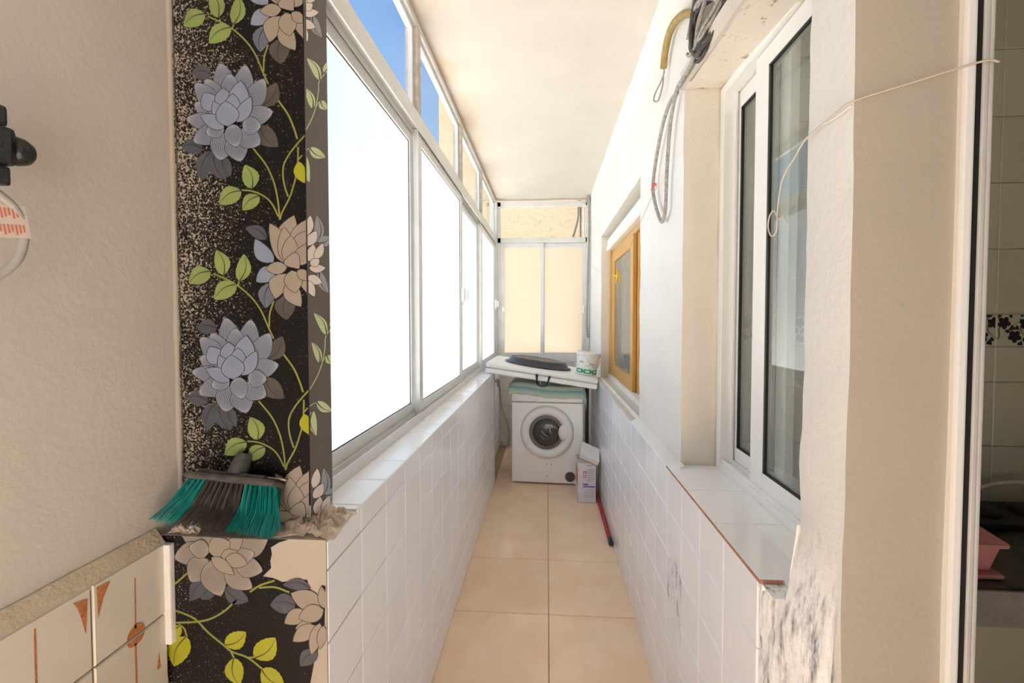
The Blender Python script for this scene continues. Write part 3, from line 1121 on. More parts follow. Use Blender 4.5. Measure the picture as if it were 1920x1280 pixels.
edges = [0.945] + POST + [YE - 0.06]
for i in range(4):
    y0, y1 = edges[i] + (0.022 if i else 0), edges[i + 1] - (0.022 if i < 3 else 0)
    f = MB()
    for (a, c, d, e) in ((y0, y1, 2.268, 2.286), (y0, y1, CEIL - 0.055, CEIL - 0.035), (y0, y0 + .016, 2.286, CEIL - .055), (y1 - .016, y1, 2.286, CEIL - .055)):
        f.box(-0.592, -0.572, a, c, d, e)
    tf = f.build('top_light', 'aluminium', w1)
    pane('pane', tf, -0.584, -0.580, y0 + .012, y1 - .012, 2.28, CEIL - 0.05, None, ['glass_clear', 'glass_clear'])
SASH = [(0.950, 1.768, -0.597), (1.742, 2.645, -0.568), (2.615, 3.455, -0.597), (3.425, 4.335, -0.568)]
for i, (y0, y1, xc) in enumerate(SASH):
    f = MB()
    f.box(xc - 0.011, xc + 0.011, y0, y0 + 0.046, 0.974, 2.218, 0, 0.002)
    f.box(xc - 0.011, xc + 0.011, y1 - 0.046, y1, 0.974, 2.218, 0, 0.002)
    f.box(xc - 0.011, xc + 0.011, y0 + 0.046, y1 - 0.046, 0.974, 1.030, 0, 0.002)
    f.box(xc - 0.011, xc + 0.011, y0 + 0.046, y1 - 0.046, 2.160, 2.218, 0, 0.002)
    s = f.build('sash', 'aluminium', w1)
    pane('frosted_pane', s, xc - 0.003, xc + 0.002, y0 + 0.040, y1 - 0.040, 1.024, 2.166, '+X', ['glass_frosted', 'glass_clear'])
    g = MB()
    x = xc + 0.004
    for (a, c, d, e) in ((y0 + .045, y0 + .049, 1.029, 2.161), (y1 - .049, y1 - .045, 1.029, 2.161), (y0 + .045, y1 - .045, 1.029, 1.033), (y0 + .045, y1 - .045, 2.157, 2.161)):
        g.box(xc + 0.0022, x, a, c, d, e)
    g.build('gasket', 'gasket', s)
    if i in (1, 3):
        l = MB()
        yl = y1 - 0.023
        l.box(xc + 0.011, xc + 0.032, yl - 0.018, yl + 0.018, 1.510, 1.600, 0, 0.004)
        l.box(xc + 0.032, xc + 0.052, yl - 0.006, yl + 0.016, 1.525, 1.590, 0, 0.004)
        l.box(xc + 0.011, xc + 0.024, yl - 0.008, yl + 0.008, 1.49, 1.51)
        l.build('latch', 'pvc_white', s)

w2 = struct(bpy.data.objects.new('window_2', None), 'far end window with two frosted sashes and a clear top light')
COL.objects.link(w2)
w2.location = (-0.04, 4.42, 0.94)
b = MB()
b.box(-0.54, 0.46, 4.395, 4.445, 0.94, 0.985, 0, 0.003)
b.box(-0.54, 0.46, 4.390, 4.445, 2.215, 2.272, 0, 0.003)
b.box(-0.54, 0.46, 4.390, 4.445, 2.605, 2.655, 0, 0.003)
b.box(-0.54, -0.505, 4.390, 4.445, 0.985, 2.655)
b.box(0.41, 0.46, 4.390, 4.445, 0.985, 2.655)
b.build('frame', 'aluminium', w2)
pane('top_pane', w2, -0.51, 0.415, 4.415, 4.419, 2.265, 2.61, None, ['glass_clear', 'glass_clear'])
for (x0, x1, yc) in ((-0.505, -0.037, 4.405), (-0.070, 0.410, 4.428)):
    f = MB()
    f.box(x0, x0 + 0.04, yc - 0.010, yc + 0.010, 0.985, 2.213, 0, 0.002)
    f.box(x1 - 0.036, x1, yc - 0.010, yc + 0.010, 0.985, 2.213, 0, 0.002)
    f.box(x0 + .04, x1 - .036, yc - 0.010, yc + 0.010, 0.985, 1.03, 0, 0.002)
    f.box(x0 + .04, x1 - .036, yc - 0.010, yc + 0.010, 2.165, 2.213, 0, 0.002)
    s = f.build('sash', 'aluminium', w2)
    pane('frosted_pane', s, x0 + .035, x1 - .03, yc - 0.002, yc + 0.003, 1.025, 2.17, '-Y', ['glass_frosted_end', 'glass_clear'])
    l = MB()
    xl = x0 + 0.02 if x0 < -0.3 else x1 - 0.018
    l.box(xl - 0.012, xl + 0.012, yc - 0.020, yc - 0.010, 1.46, 1.54, 0, 0.003)
    l.box(xl - 0.004, xl + 0.028 if x0 < -0.3 else xl + 0.006, yc - 0.034, yc - 0.020, 1.475, 1.525, 0, 0.004)
    l.build('latch', 'pvc_white', s)

# white framed window in the right wall
w3 = struct(bpy.data.objects.new('window_3', None), 'white plastic framed sliding window in the right wall')
COL.objects.link(w3)
w3.location = (0.60, 1.07, 0.9)
b = MB()
Y0, Y1, Z0, Z1 = 0.752, 1.392, 0.904, 2.151
for (a, c, d, e) in ((Y0, Y0 + .03, Z0, Z1), (Y1 - .03, Y1, Z0, Z1), (Y0 + .03, Y1 - .03, Z0, Z0 + .022), (Y0 + .03, Y1 - .03, Z1 - .028, Z1)):
    b.box(0.568, 0.640, a, c, d, e, 0, 0.002)
b.box(0.576, 0.580, Y0 + .03, Y1 - .03, Z0 + .022, Z0 + .034)
b.box(0.604, 0.608, Y0 + .03, Y1 - .03, Z0 + .022, Z0 + .034)
b.box(0.632, 0.636, Y0 + .03, Y1 - .03, Z0 + .022, Z0 + .034)
b.box(0.600, 0.606, Y1 - .042, Y1 - .03, Z0 + .022, Z1 - .028)
b.build('frame', 'pvc_white', w3)
for (y0, y1, xc, sw_) in ((0.760, 1.190, 0.592, 0.066), (1.075, 1.372, 0.622, 0.030)):
    f = MB()
    zb, zt = Z0 + .028, Z1 - .032
    f.box(xc - .011, xc + .011, y0, y0 + .046, zb, zt, 0, 0.002)
    f.box(xc - .011, xc + .011, y1 - sw_, y1, zb, zt, 0, 0.002)
    f.box(xc - .011, xc + .011, y0 + .046, y1 - sw_, zb, zb + .05, 0, 0.002)
    f.box(xc - .011, xc + .011, y0 + .046, y1 - sw_, zt - .05, zt, 0, 0.002)
    s = f.build('sash', 'pvc_white', w3)
    pane('pane', s, xc - .002, xc + .002, y0 + .04, y1 - sw_ + .006, zb + .045, zt - .045, None, ['glass_window', 'glass_window'])
    g = MB()
    for (a, c, d, e) in ((y0 + .045, y0 + .053, zb + .049, zt - .049), (y1 - sw_ - .008, y1 - sw_ + .001, zb + .049, zt - .049), (y0 + .045, y1 - sw_ + .001, zb + .049, zb + .055), (y0 + .045, y1 - sw_ + .001, zt - .056, zt - .049)):
        g.box(xc - .0095, xc - .0025, a, c, d, e)
    g.build('gasket', 'gasket', s)

b = MB()
L = 50
for i in range(L):
    ya, yb_ = 0.80 + 0.34 * i / L, 0.80 + 0.34 * (i + 1) / L
    xa, xb = 0.690 + 0.010 * math.sin(i * 0.8), 0.690 + 0.010 * math.sin((i + 1) * 0.8)
    b.face([(xa, ya, 0.95), (xa, ya, 2.2), (xb, yb_, 2.2), (xb, yb_, 0.95)], 0, True)
    b.face([(xa + .002, ya, 0.95), (xb + .002, yb_, 0.95), (xb + .002, yb_, 2.2), (xa + .002, ya, 2.2)], 0, True)
tag(b.build('kitchen_curtain', 'curtain'), 'pale pleated curtain behind the near pane of the white framed window', 'curtain')

# wooden window further along
w4 = struct(bpy.data.objects.new('window_4', None), 'orange pine window with roller shutter housing beside the washing machine')
COL.objects.link(w4)
w4.location = (0.54, 2.7, 0.9)
b = MB()
b.box(0.520, 0.585, 3.385, 3.448, 0.905, 1.96, 0, 0.003)
b.box(0.520, 0.585, 2.022, 2.060, 0.905, 1.96, 0, 0.003)
b.box(0.535, 0.585, 2.060, 3.385, 1.925, 1.96, 0, 0.003)
b.build('frame', 'wood_pine', w4)
part_box('sill_rail', 'pvc_white', w4, 0.512, 0.585, 2.03, 3.44, 0.905, 0.940, 0.003)
h = MB()
h.box(0.500, 0.60, 2.022, 3.448, 1.962, 2.052, 0, 0.003)
h.box(0.494, 0.500, 2.022, 3.448, 1.968, 1.992, 0, 0.002)
h.build('shutter_housing', 'pvc_white', w4)
for (y0, y1, xc) in ((2.55, 3.385, 0.540), (2.06, 2.62, 0.566)):
    f = MB()
    f.box(xc - .012, xc + .012, y0, y0 + .075, 0.942, 1.925, 0, 0.003)
    f.box(xc - .012, xc + .012, y1 - .14, y1, 0.942, 1.925, 0, 0.003)
    f.box(xc - .012, xc + .012, y0 + .075, y1 - .14, 0.942, 1.035, 0, 0.003)
    f.box(xc - .012, xc + .012, y0 + .075, y1 - .14, 1.85, 1.925, 0, 0.003)
    s = f.build('sash', 'wood_pine', w4)
    pane('pane', s, xc - .002, xc + .002, y0 + .07, y1 - .13, 1.03, 1.855, None, ['glass_window', 'glass_window'])
part_box('shutter_guide', 'aluminium_dirty', w4, 0.505, 0.520, 2.025, 2.055, 0.94, 1.962, 0.002)
b = MB()
L = 60
for i in range(L):
    ya, yb = 2.50 + 0.42 * i / L, 2.50 + 0.42 * (i + 1) / L
    xa, xb = 0.66 + 0.012 * math.sin(i * 0.9), 0.66 + 0.012 * math.sin((i + 1) * 0.9)
    b.face([(xa, ya, 0.4), (xa, ya, 2.2), (xb, yb, 2.2), (xb, yb, 0.4)], 0, True)
    b.face([(xa + .002, ya, 0.4), (xb + .002, yb, 0.4), (xb + .002, yb, 2.2), (xa + .002, ya, 2.2)], 0, True)
tag(b.build('curtain', 'curtain'), 'white curtain hanging behind the glass of the pine window', 'curtain')

# ------------------------------------------------------------------ outside
b = MB()
b.box(-60, 60, -60, 60, -1.3, -1.0)
struct(b.build('ground_outside', 'terrace_ground'), 'sunlit cream yard below the balcony')
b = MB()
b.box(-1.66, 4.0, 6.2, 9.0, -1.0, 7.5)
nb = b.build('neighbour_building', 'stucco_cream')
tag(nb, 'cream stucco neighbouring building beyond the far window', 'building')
b = MB()
b.tube([(0.53, 6.13, -1.0), (0.53, 6.13, 3.6)], 0.028, 10)
tag(b.build('drain_pipe', 'brown_wood'), 'dark brown drain pipe on the stucco wall outside', 'pipe')
b = MB()
b.tube(spline([(0.30, 6.185, 2.2), (0.34, 6.18, 2.5), (0.42, 6.185, 2.75), (0.47, 6.18, 3.0), (0.46, 6.185, 3.4)]), 0.012, 6)
tag(b.build('outdoor_cable', 'cable_outdoor'), 'slack grey cable hanging on the stucco wall outside', 'cable')

# ------------------------------------------------------------------ printed wallpaper on the pillar
def bil(q, u, v):
    (a, c, d, e) = q                      # top-left, top-right, bottom-left, bottom-right
    return tuple((a[i] * (1 - u) + c[i] * u) * (1 - v) + (d[i] * (1 - u) + e[i] * u) * v for i in range(2))


# three paper sheets, drawn in sheet units of roughly 1.15 mm
def on_front(p, lift):
    x, z = bil(((-0.795, 2.072), (-0.492, 2.058), (-0.822, 1.047), (-0.507, 1.054)), (p[0] - 320) / 260.0, p[1] / 900.0)
    return (min(max(x, -0.7995), -0.5065), 0.8292 - lift, z)


def on_side(p, lift):
    y, z = bil(((0.837, 1.956), (0.928, 2.014), (0.820, 1.058), (0.913, 1.021)), (p[0] - 575) / 43.0, (p[1] - 100) / 800.0)
    return (-0.5052 + lift, min(max(y, 0.8305), 0.9168), z)


def on_low(p, lift):
    x, z = bil(((-0.782, 0.948), (-0.442, 0.959), (-0.790, 0.644), (-0.447, 0.664)), (p[0] - 310) / 300.0, (p[1] - 1010) / 270.0)
    return (min(x, -0.4435), 0.7742 - lift, min(z, 0.9550))


STEP = 0.000035


class Print:
    def __init__(self, place, mats, zmax=99, zmin=-99):
        self.m = MB()
        self.place = place
        self.lift = 0.0003
        self.mats = mats
        self.zmax, self.zmin = zmax, zmin

    def poly(self, pts, mat):
        c = (sum(p[0] for p in pts) / len(pts), sum(p[1] for p in pts) / len(pts))
        for k in range(len(pts)):
            q = pts[(k + 1) % len(pts)]
            self.m.face([self.place(c, self.lift), self.place(pts[k], self.lift), self.place(q, self.lift)], self.mats.index(mat))
        self.lift += STEP

    def ribbon(self, pts, w, mat, closed=False):
        n = len(pts)
        side = []
        for i in range(n):
            a = pts[i - 1] if (closed or i) else pts[i]
            c = pts[(i + 1) % n] if (closed or i < n - 1) else pts[i]
            dx, dy = c[0] - a[0], c[1] - a[1]
            l = math.hypot(dx, dy) or 1
            ww = w(i / (n - 1)) if callable(w) else w
            side.append((-dy / l * ww / 2, dx / l * ww / 2))
        for i in range(n if closed else n - 1):
            k = (i + 1) % n
            self.m.face([self.place((pts[i][0] + side[i][0], pts[i][1] + side[i][1]), self.lift), self.place((pts[k][0] + side[k][0], pts[k][1] + side[k][1]), self.lift),
                         self.place((pts[k][0] - side[k][0], pts[k][1] - side[k][1]), self.lift), self.place((pts[i][0] - side[i][0], pts[i][1] - side[i][1]), self.lift)], self.mats.index(mat))
        self.lift += STEP

    def outline(self, base, tip, w, bend=0.0, n=9, serr=0.0):
        bx, by = base
        dx, dy = tip[0] - bx, tip[1] - by
        l = math.hypot(dx, dy)
        ux, uy = dx / l, dy / l
        L_, R_ = [], []
        for i in range(n + 1):
            t = i / n
            h = w * math.sin(math.pi * t ** 0.85) ** 0.8 if 0 < t < 1 else 0
            h *= 1 + serr * (1 if i % 2 else -1)
            off = bend * math.sin(math.pi * t) * l
            cx, cy = bx + dx * t - uy * off, by + dy * t + ux * off
            L_.append((cx - uy * h, cy + ux * h))
            R_.append((cx + uy * h, cy - ux * h))
        return L_ + R_[-2:0:-1]

    def petal(self, base, tip, w, fill, ink, bend=0.0, hatch=None, lw=1.1):
        o = self.outline(base, tip, w, bend)
        self.poly(o, fill)
        if hatch:
            l = math.hypot(tip[0] - base[0], tip[1] - base[1])
            ux, uy = (tip[0] - base[0]) / l, (tip[1] - base[1]) / l
            k = 6
            for s in range(-k, k + 1):
                pts = []
                for i in range(7):
                    t = 0.06 + 0.88 * i / 6
                    h = w * math.sin(math.pi * t ** 0.85) ** 0.8 * s / (k + 0.6)
                    off = bend * math.sin(math.pi * t) * l
                    cx = base[0] + (tip[0] - base[0]) * t - uy * off
                    cy = base[1] + (tip[1] - base[1]) * t + ux * off
                    pts.append((cx - uy * h, cy + ux * h))
                self.ribbon(pts, 0.55, hatch)
                self.lift -= STEP
            self.lift += STEP
        self.ribbon(o, lw, ink, True)

    def leaf(self, base, tip, w, fill, ink, bend=0.08, vein=True):
        self.poly(self.outline(base, tip, w, bend, 12, 0.03), fill)
        if vein:
            pts = []
            l = math.hypot(tip[0] - base[0], tip[1] - base[1])
            ux, uy = (tip[0] - base[0]) / l, (tip[1] - base[1]) / l
            for i in range(9):
                t = 0.0 + 0.92 * i / 8
                off = (bend + 0.07) * math.sin(math.pi * t) * l
                pts.append((base[0] + (tip[0] - base[0]) * t - uy * off, base[1] + (tip[1] - base[1]) * t + ux * off))
            self.ribbon(pts, lambda t: 2.2 * (1 - 0.7 * t), ink)

    def stem(self, pts, w, mat):
        c = [(p.x, p.y) for p in spline([(a, d, 0) for a, d in pts], 6)]
        self.ribbon(c, w, mat)


def zoomed(ox, oy, s):
    return lambda x, y: (ox + x / s, oy + y / s)


def paper_clip(m):
    pass


def sheet_front_side(parent):
    q1 = zoomed(320, 100, 4.267)
    q2 = zoomed(320, 370, 4.742)
    for k in (-1, 0, 1):
        dx, dy = 10.5 * k, 476.0 * k

        def sh(p):
            return (p[0] + dx, p[1] + dy)

        def keep_front(p, lift):
            return on_front((min(p[0], 579), max(p[1], -60)), lift)

        def keep_side(p, lift):
            return on_side((max(p[0], 574), p[1]), lift)
        # --- the cream flower (straddles the pillar edge)
        S = lambda x, y: sh(q2(x, y))
        if k < 1 or True:
            f = Print(keep_front, ['print_cream', 'print_ink', 'print_blue', 'print_bluegrey', 'print_slate', 'print_stone'])
            f.leaf(S(860, 330), S(670, 230), 12, 'print_slate', 'print_ink')
            f.leaf(S(900, 720), S(850, 950), 16, 'print_bluegrey', 'print_ink')
            f.leaf(S(1040, 830), S(1030, 1055), 19, 'print_stone', 'print_ink')
            f.petal(S(920, 540), S(755, 330), 15, 'print_blue', 'print_ink', -0.1)
            f.petal(S(930, 590), S(765, 715), 15, 'print_blue', 'print_ink')
            for (a, c, w, bd) in (((960, 480), (1100, 120), 20, 0.0), ((1080, 420), (1240, 150), 17, 0), ((1000, 540), (885, 190), 17, 0.08), ((1010, 530), (1010, 222), 15, 0.05), ((1110, 430), (1205, 262), 15, 0.05),
                                  ((1040, 540), (1070, 300), 15, 0.05), ((1090, 560), (1225, 370), 16, 0.1), ((1150, 620), (1245, 840), 9, 0), ((1040, 585), (848, 598), 12, 0.0), ((1030, 640), (935, 868), 17, 0.12),
                                  ((1050, 700), (1162, 938), 16, 0.08), ((1080, 610), (1112, 815), 17, 0), ((1130, 610), (1240, 700), 10, 0), ((1010, 530), (1150, 595), 15, -0.3)):
                f.petal(S(*a), S(*c), w, 'print_cream', 'print_ink', bd)
            f.m.build('printed_flower', f.mats, parent)
            s = Print(keep_side, ['print_cream_lit', 'print_ink', 'print_grey_lit'])
            s.leaf(S(1290, 400), S(1290, 150), 9, 'print_grey_lit', 'print_ink')
            s.leaf(S(1300, 395), S(1412, 340), 10, 'print_grey_lit', 'print_ink')
            s.leaf(S(1310, 650), S(1388, 835), 9, 'print_grey_lit', 'print_ink')
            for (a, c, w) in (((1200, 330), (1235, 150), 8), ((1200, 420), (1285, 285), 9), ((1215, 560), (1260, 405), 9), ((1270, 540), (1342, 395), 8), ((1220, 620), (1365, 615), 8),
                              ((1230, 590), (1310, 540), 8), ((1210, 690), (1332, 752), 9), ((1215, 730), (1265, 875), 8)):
                s.petal(S(*a), S(*c), w, 'print_cream_lit', 'print_ink', 0.04, lw=0.9)
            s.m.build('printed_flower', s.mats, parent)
        # --- the line drawn blue flower (one repeat lower on the sheet than the first)
        dx2, dy2 = 10.5 * (k + 0), 474.0 * (k + 0)
        B = lambda x, y: (q1(x, y)[0] + dx2, q1(x, y)[1] + dy2)
        if k >= 0:
            f = Print(keep_front, ['print_bluegrey', 'print_blue', 'print_chalk', 'print_ink', 'print_ink_soft', 'print_slate', 'print_stone'])
            for (a, c, w, mt) in (((330, 150), (165, 140), 12, 'print_slate'), ((735, 400), (852, 212), 14, 'print_stone'), ((715, 550), (862, 718), 15, 'print_stone'), ((260, 740), (85, 715), 13, 'print_slate'),
                                  ((330, 750), (250, 990), 14, 'print_slate'), ((350, 760), (445, 978), 15, 'print_slate'), ((420, 790), (485, 950), 11, 'print_slate')):
                f.leaf(B(*a), B(*c), w * 1.15, mt, 'print_ink')
            for (a, c, w) in (((440, 370), (400, 52), 16), ((545, 370), (605, 68), 15), ((470, 370), (480, 140), 14), ((600, 430), (758, 180), 15), ((600, 480), (828, 440), 14), ((390, 420), (285, 180), 14),
                              ((370, 440), (196, 215), 14), ((380, 500), (192, 375), 13), ((420, 570), (122, 497), 13), ((440, 590), (180, 680), 15), ((450, 610), (400, 832), 17), ((520, 610), (570, 842), 17),
                              ((560, 590), (728, 705), 16), ((500, 540), (540, 725), 13), ((580, 540), (735, 560), 13), ((440, 570), (290, 620), 12)):
                f.petal(B(*a), B(*c), w * 1.32, 'print_bluegrey', 'print_ink_soft', 0.04, 'print_chalk', lw=0.9)
            for (a, c, w) in (((350, 440), (275, 295), 13), ((430, 420), (428, 258), 13), ((530, 440), (572, 203), 15), ((500, 460), (505, 303), 11), ((540, 530), (655, 328), 10), ((430, 560), (352, 363), 10),
                              ((440, 578), (246, 473), 10), ((470, 562), (447, 362), 17)):
                f.petal(B(*a), B(*c), w * 1.3, 'print_blue', 'print_ink_soft', 0.03, lw=1.15)
            f.m.build('printed_flower', f.mats, parent)
        # --- stems and leaf sprays
        f = Print(keep_front, ['print_stem', 'print_leaf', 'print_ink', 'print_lime'])
        for pts, w in (([(401, 505), (438, 522), (467.6, 545), (488.7, 572), (505.6, 610), (514, 628)], 3.0), ([(514, 556.6), (506.6, 581), (505.6, 606)], 3.0),
                       ([(531.9, 657.5), (551, 685), (562, 711), (568, 730)], 3.4), ([(582, 723), (566, 741), (552.5, 759), (543, 778), (541.6, 798), (545, 818), (551, 837)], 3.0),
                       ([(569.5, 744.7), (569, 770), (567, 793), (560, 820), (552.5, 841.6), (540, 866), (536, 880)], 3.0), ([(486, 747), (509, 776), (521, 800), (528, 822), (533, 850), (535.5, 880)], 3.0),
                       ([(465, 824.6), (482, 826), (499, 832), (513, 841), (523.4, 853.7), (533, 874)], 3.0), ([(449.7, 519.7), (447, 528)], 3.0), ([(570, 768), (577, 760)], 3.0)):
            f.stem([sh(p) for p in pts], w, 'print_stem')
        for (a, c, w) in (((396, 500.7), (355, 523), 17), ((421, 508), (407, 461), 15), ((450, 519.7), (459, 468), 14), ((445, 525), (403, 554), 17), ((484.7, 822), (471, 778), 16), ((464, 825.8), (423, 851), 17), ((498, 835.5), (467, 862.5), 14)):
            f.leaf(sh(a), sh(c), w, 'print_leaf', 'print_ink')
        f.leaf(sh((571, 772)), sh((582, 812)), 11, 'print_lime', 'print_ink', vein=False)
        f.m.build('printed_leaf_spray', f.mats, parent)
        s = Print(keep_side, ['print_stem', 'print_leaf_lit', 'print_ink'])
        s.stem([sh(p) for p in [(576, 730), (581, 724), (593, 700), (601, 677), (606, 650), (608, 628), (619, 613)]], 1.6, 'print_leaf_lit')
        s.stem([sh(p) for p in [(574, 765), (582, 757), (590, 753)]], 1.4, 'print_leaf_lit')
        s.stem([sh(p) for p in [(601, 677), (606, 668), (611, 664)]], 1.2, 'print_leaf_lit')
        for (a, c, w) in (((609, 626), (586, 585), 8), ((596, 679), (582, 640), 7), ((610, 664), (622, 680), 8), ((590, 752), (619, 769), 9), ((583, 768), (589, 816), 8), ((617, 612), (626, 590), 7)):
            s.leaf(sh(a), sh(c), w, 'print_leaf_lit', 'print_ink')
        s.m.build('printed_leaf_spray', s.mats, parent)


b = MB()
b.box(-0.7996, -0.5055, 0.8292, 0.8299, 0.9995, CEIL - 0.001, 0)
b.box(-0.7996, -0.600, 0.8293, 0.8299, 0.957, 0.9995, 0)
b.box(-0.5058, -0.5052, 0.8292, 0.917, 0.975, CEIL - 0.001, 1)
paper = b.build('wallpaper', ['paper_front', 'paper_side_lit'], wall_pillar)
sheet_front_side(paper)

q4 = zoomed(290, 990, 4.414)
outl = [(30, 100), (70, 60), (1100, 60), (1110, 85), (1030, 120), (965, 160), (975, 215), (962, 270), (968, 330), (900, 398), (985, 412), (1060, 445), (1150, 432), (1262, 425), (1275, 490), (1345, 560),
        (1370, 520), (1385, 470), (1412, 480), (1405, 800), (1365, 830), (1355, 1000), (1330, 1060), (1312, 1170), (1290, 1290), (1270, 1700), (1150, 2600), (150, 2600), (120, 1290), (75, 1040)]
lowp = [q4(*p) for p in outl]
b = MB()
for t in tessellate_polygon([[Vector((p[0], p[1], 0)) for p in lowp]]):
    b.face([on_low(lowp[k], -0.0002) for k in t])
low_paper = b.build('wallpaper', 'paper_low', wall_pillar)
Q = lambda x, y: q4(x, y)
f = Print(on_low, ['print_linen', 'print_cream', 'print_chalk_warm', 'print_ink', 'print_ink_soft', 'print_slate'])
for (a, c, w) in (((450, 420), (300, 598), 16), ((590, 490), (785, 600), 16), ((500, 490), (390, 585), 14)):
    f.leaf(Q(*a), Q(*c), w, 'print_slate', 'print_ink')
for (a, c, w) in (((480, 170), (225, 40), 17), ((500, 140), (420, -20), 15), ((600, 140), (640, -10), 17), ((440, 200), (160, 245), 18), ((450, 250), (300, 442), 19), ((470, 260), (560, 562), 20), ((590, 320), (822, 495), 16),
                  ((680, 270), (908, 350), 16), ((690, 190), (948, 68), 17), ((460, 200), (290, 150), 14), ((640, 240), (840, 200), 13)):
    f.petal(Q(*a), Q(*c), w * 1.25, 'print_linen', 'print_ink_soft', 0.05, 'print_chalk_warm')
for (a, c, w) in (((610, 200), (740, 50), 13), ((455, 190), (640, 112), 20), ((560, 230), (700, 190), 10), ((600, 240), (782, 290), 14), ((480, 235), (672, 378), 12)):
    f.petal(Q(*a), Q(*c), w, 'print_cream', 'print_ink_soft')
f.m.build('printed_flower', f.mats, low_paper)
f = Print(on_low, ['print_cream', 'print_ink', 'print_slate'])
for (a, c, w) in (((1170, 640), (962, 632), 19), ((1290, 490), (1065, 465), 11), ((1350, 1020), (1210, 1140), 15)):
    f.leaf(Q(*a), Q(*c), w, 'print_slate', 'print_ink')
for (a, c, w) in (((1380, 640), (1130, 535), 19), ((1400, 660), (1380, 475), 9), ((1250, 680), (1080, 785), 15), ((1300, 780), (1170, 830), 9), ((1330, 800), (1150, 935), 15), ((1370, 780), (1300, 1045), 12), ((1400, 670), (1195, 740), 17), ((1400, 800), (1370, 1000), 9)):
    f.petal(Q(*a), Q(*c), w, 'print_cream', 'print_ink')
f.m.build('printed_flower', f.mats, low_paper)
f = Print(on_low, ['print_stem', 'print_lime', 'print_ink'])
for pts in ([(275, 368), (180, 450), (85, 512)], [(100, 660), (210, 690), (340, 750), (450, 860), (560, 950), (650, 1020), (780, 1070), (900, 1165)], [(685, 592), (560, 700), (400, 765), (130, 780)],
            [(795, 525), (880, 470), (1000, 430)], [(870, 490), (1000, 485), (1120, 528)], [(200, 790), (250, 830), (270, 895)], [(640, 1015), (665, 1070)], [(770, 1070), (845, 1065)]):
    f.stem([Q(*p) for p in pts], 3.6, 'print_stem')
for (a, c, w) in (((590, 965), (765, 855), 17), ((835, 1072), (1008, 903), 21), ((665, 1070), (710, 1300), 18), ((895, 1165), (1080, 1300), 19), ((270, 890), (165, 1140), 22), ((215, 800), (135, 930), 13), ((120, 285), (45, 365), 9)):
    f.leaf(Q(*a), Q(*c), w, 'print_lime', 'print_ink')
f.m.build('printed_leaf_spray', f.mats, low_paper)

# ------------------------------------------------------------------ broom head on the ledge
br = thing('broom', 'broom head with teal and dark brown bristles lying on the pillar ledge', 'broom', (-0.66, 0.80, 0.956))
hl, hr = Vector((-0.742, 0.792, 1.066)), Vector((-0.556, 0.800, 1.048))
ax = (hr - hl).normalized()
upv = Vector((0.03, 0.55, 0.83)).normalized()
upv = (upv - ax * upv.dot(ax)).normalized()
fw = ax.cross(upv).normalized()
hm = Matrix((ax, fw, upv)).transposed().to_4x4()
hm.translation = (hl + hr) / 2
ln = (hr - hl).length
b = MB()
b.box(-ln / 2, ln / 2, -0.026, 0.026, 0.0, 0.012, 0, 0.005, hm)
b.box(-ln / 2 + .015, ln / 2 - .03, -0.016, 0.016, 0.010, 0.020, 0, 0.005, hm)
blk = b.build('block', 'broom_block', br)
b = MB()
for (u, w, d) in ((-0.045, 0.03, 0.008), (-0.075, 0.022, 0.006), (0.065, 0.024, 0.010), (0.085, 0.014, 0.008), (0.01, 0.012, 0.005)):
    bm = bmesh.new()
    bmesh.ops.create_icosphere(bm, subdivisions=2, radius=1.0)
    for v in bm.verts:
        v.co = Vector((u + v.co.x * w * (1 + .25 * noise.noise(v.co * 2)), -0.010 + v.co.y * 0.012, 0.0185 + v.co.z * 0.0022))
    b.add_bm(bm, 0, hm, True)
b.build('plaster_splash', 'plaster_crumb', blk)
b = MB()
b.lathe([(0.020, 0.0), (0.019, 0.02), (0.0165, 0.040), (0.0165, 0.044), (0.012, 0.044), (0.012, 0.03)], 16, 0, hm @ Matrix.Translation((-0.004, 0, 0.016)))
b.build('handle_socket', 'broom_block', br)
rng = random.Random(3)
NT = 19
for row in range(2):
    for i in range(NT):
        t = (i + 0.5) / NT
        root = hm @ Vector((-ln / 2 + ln * t, -0.018 + 0.026 * row, 0.001))
        tipx = -0.795 + (0.795 - 0.540) * t
        tip = Vector((tipx, 0.757 + 0.022 * row, 0.999 - 0.030 * t + 0.002 * row))
        colr = 'bristle_teal' if (t < 0.19 or t > 0.64) else 'bristle_brown'
        m = MB()
        for s in range(26):
            a, rr = rng.uniform(0, 6.28), math.sqrt(rng.random())
            o1 = Vector((math.cos(a) * rr * 0.0028, math.sin(a) * rr * 0.0028, 0))
            o2 = Vector((math.cos(a) * rr * 0.0078, math.sin(a) * rr * 0.0085, rng.uniform(-0.003, 0.002)))
            mid = (root + tip) / 2 + (o1 + o2) / 2 + Vector((0, rng.uniform(-.002, .002), 0))
            m.tube([root + o1, mid, tip + o2], [0.0006, 0.0007, 0.0006], 3)
        m.build('bristle_tuft', colr, br)


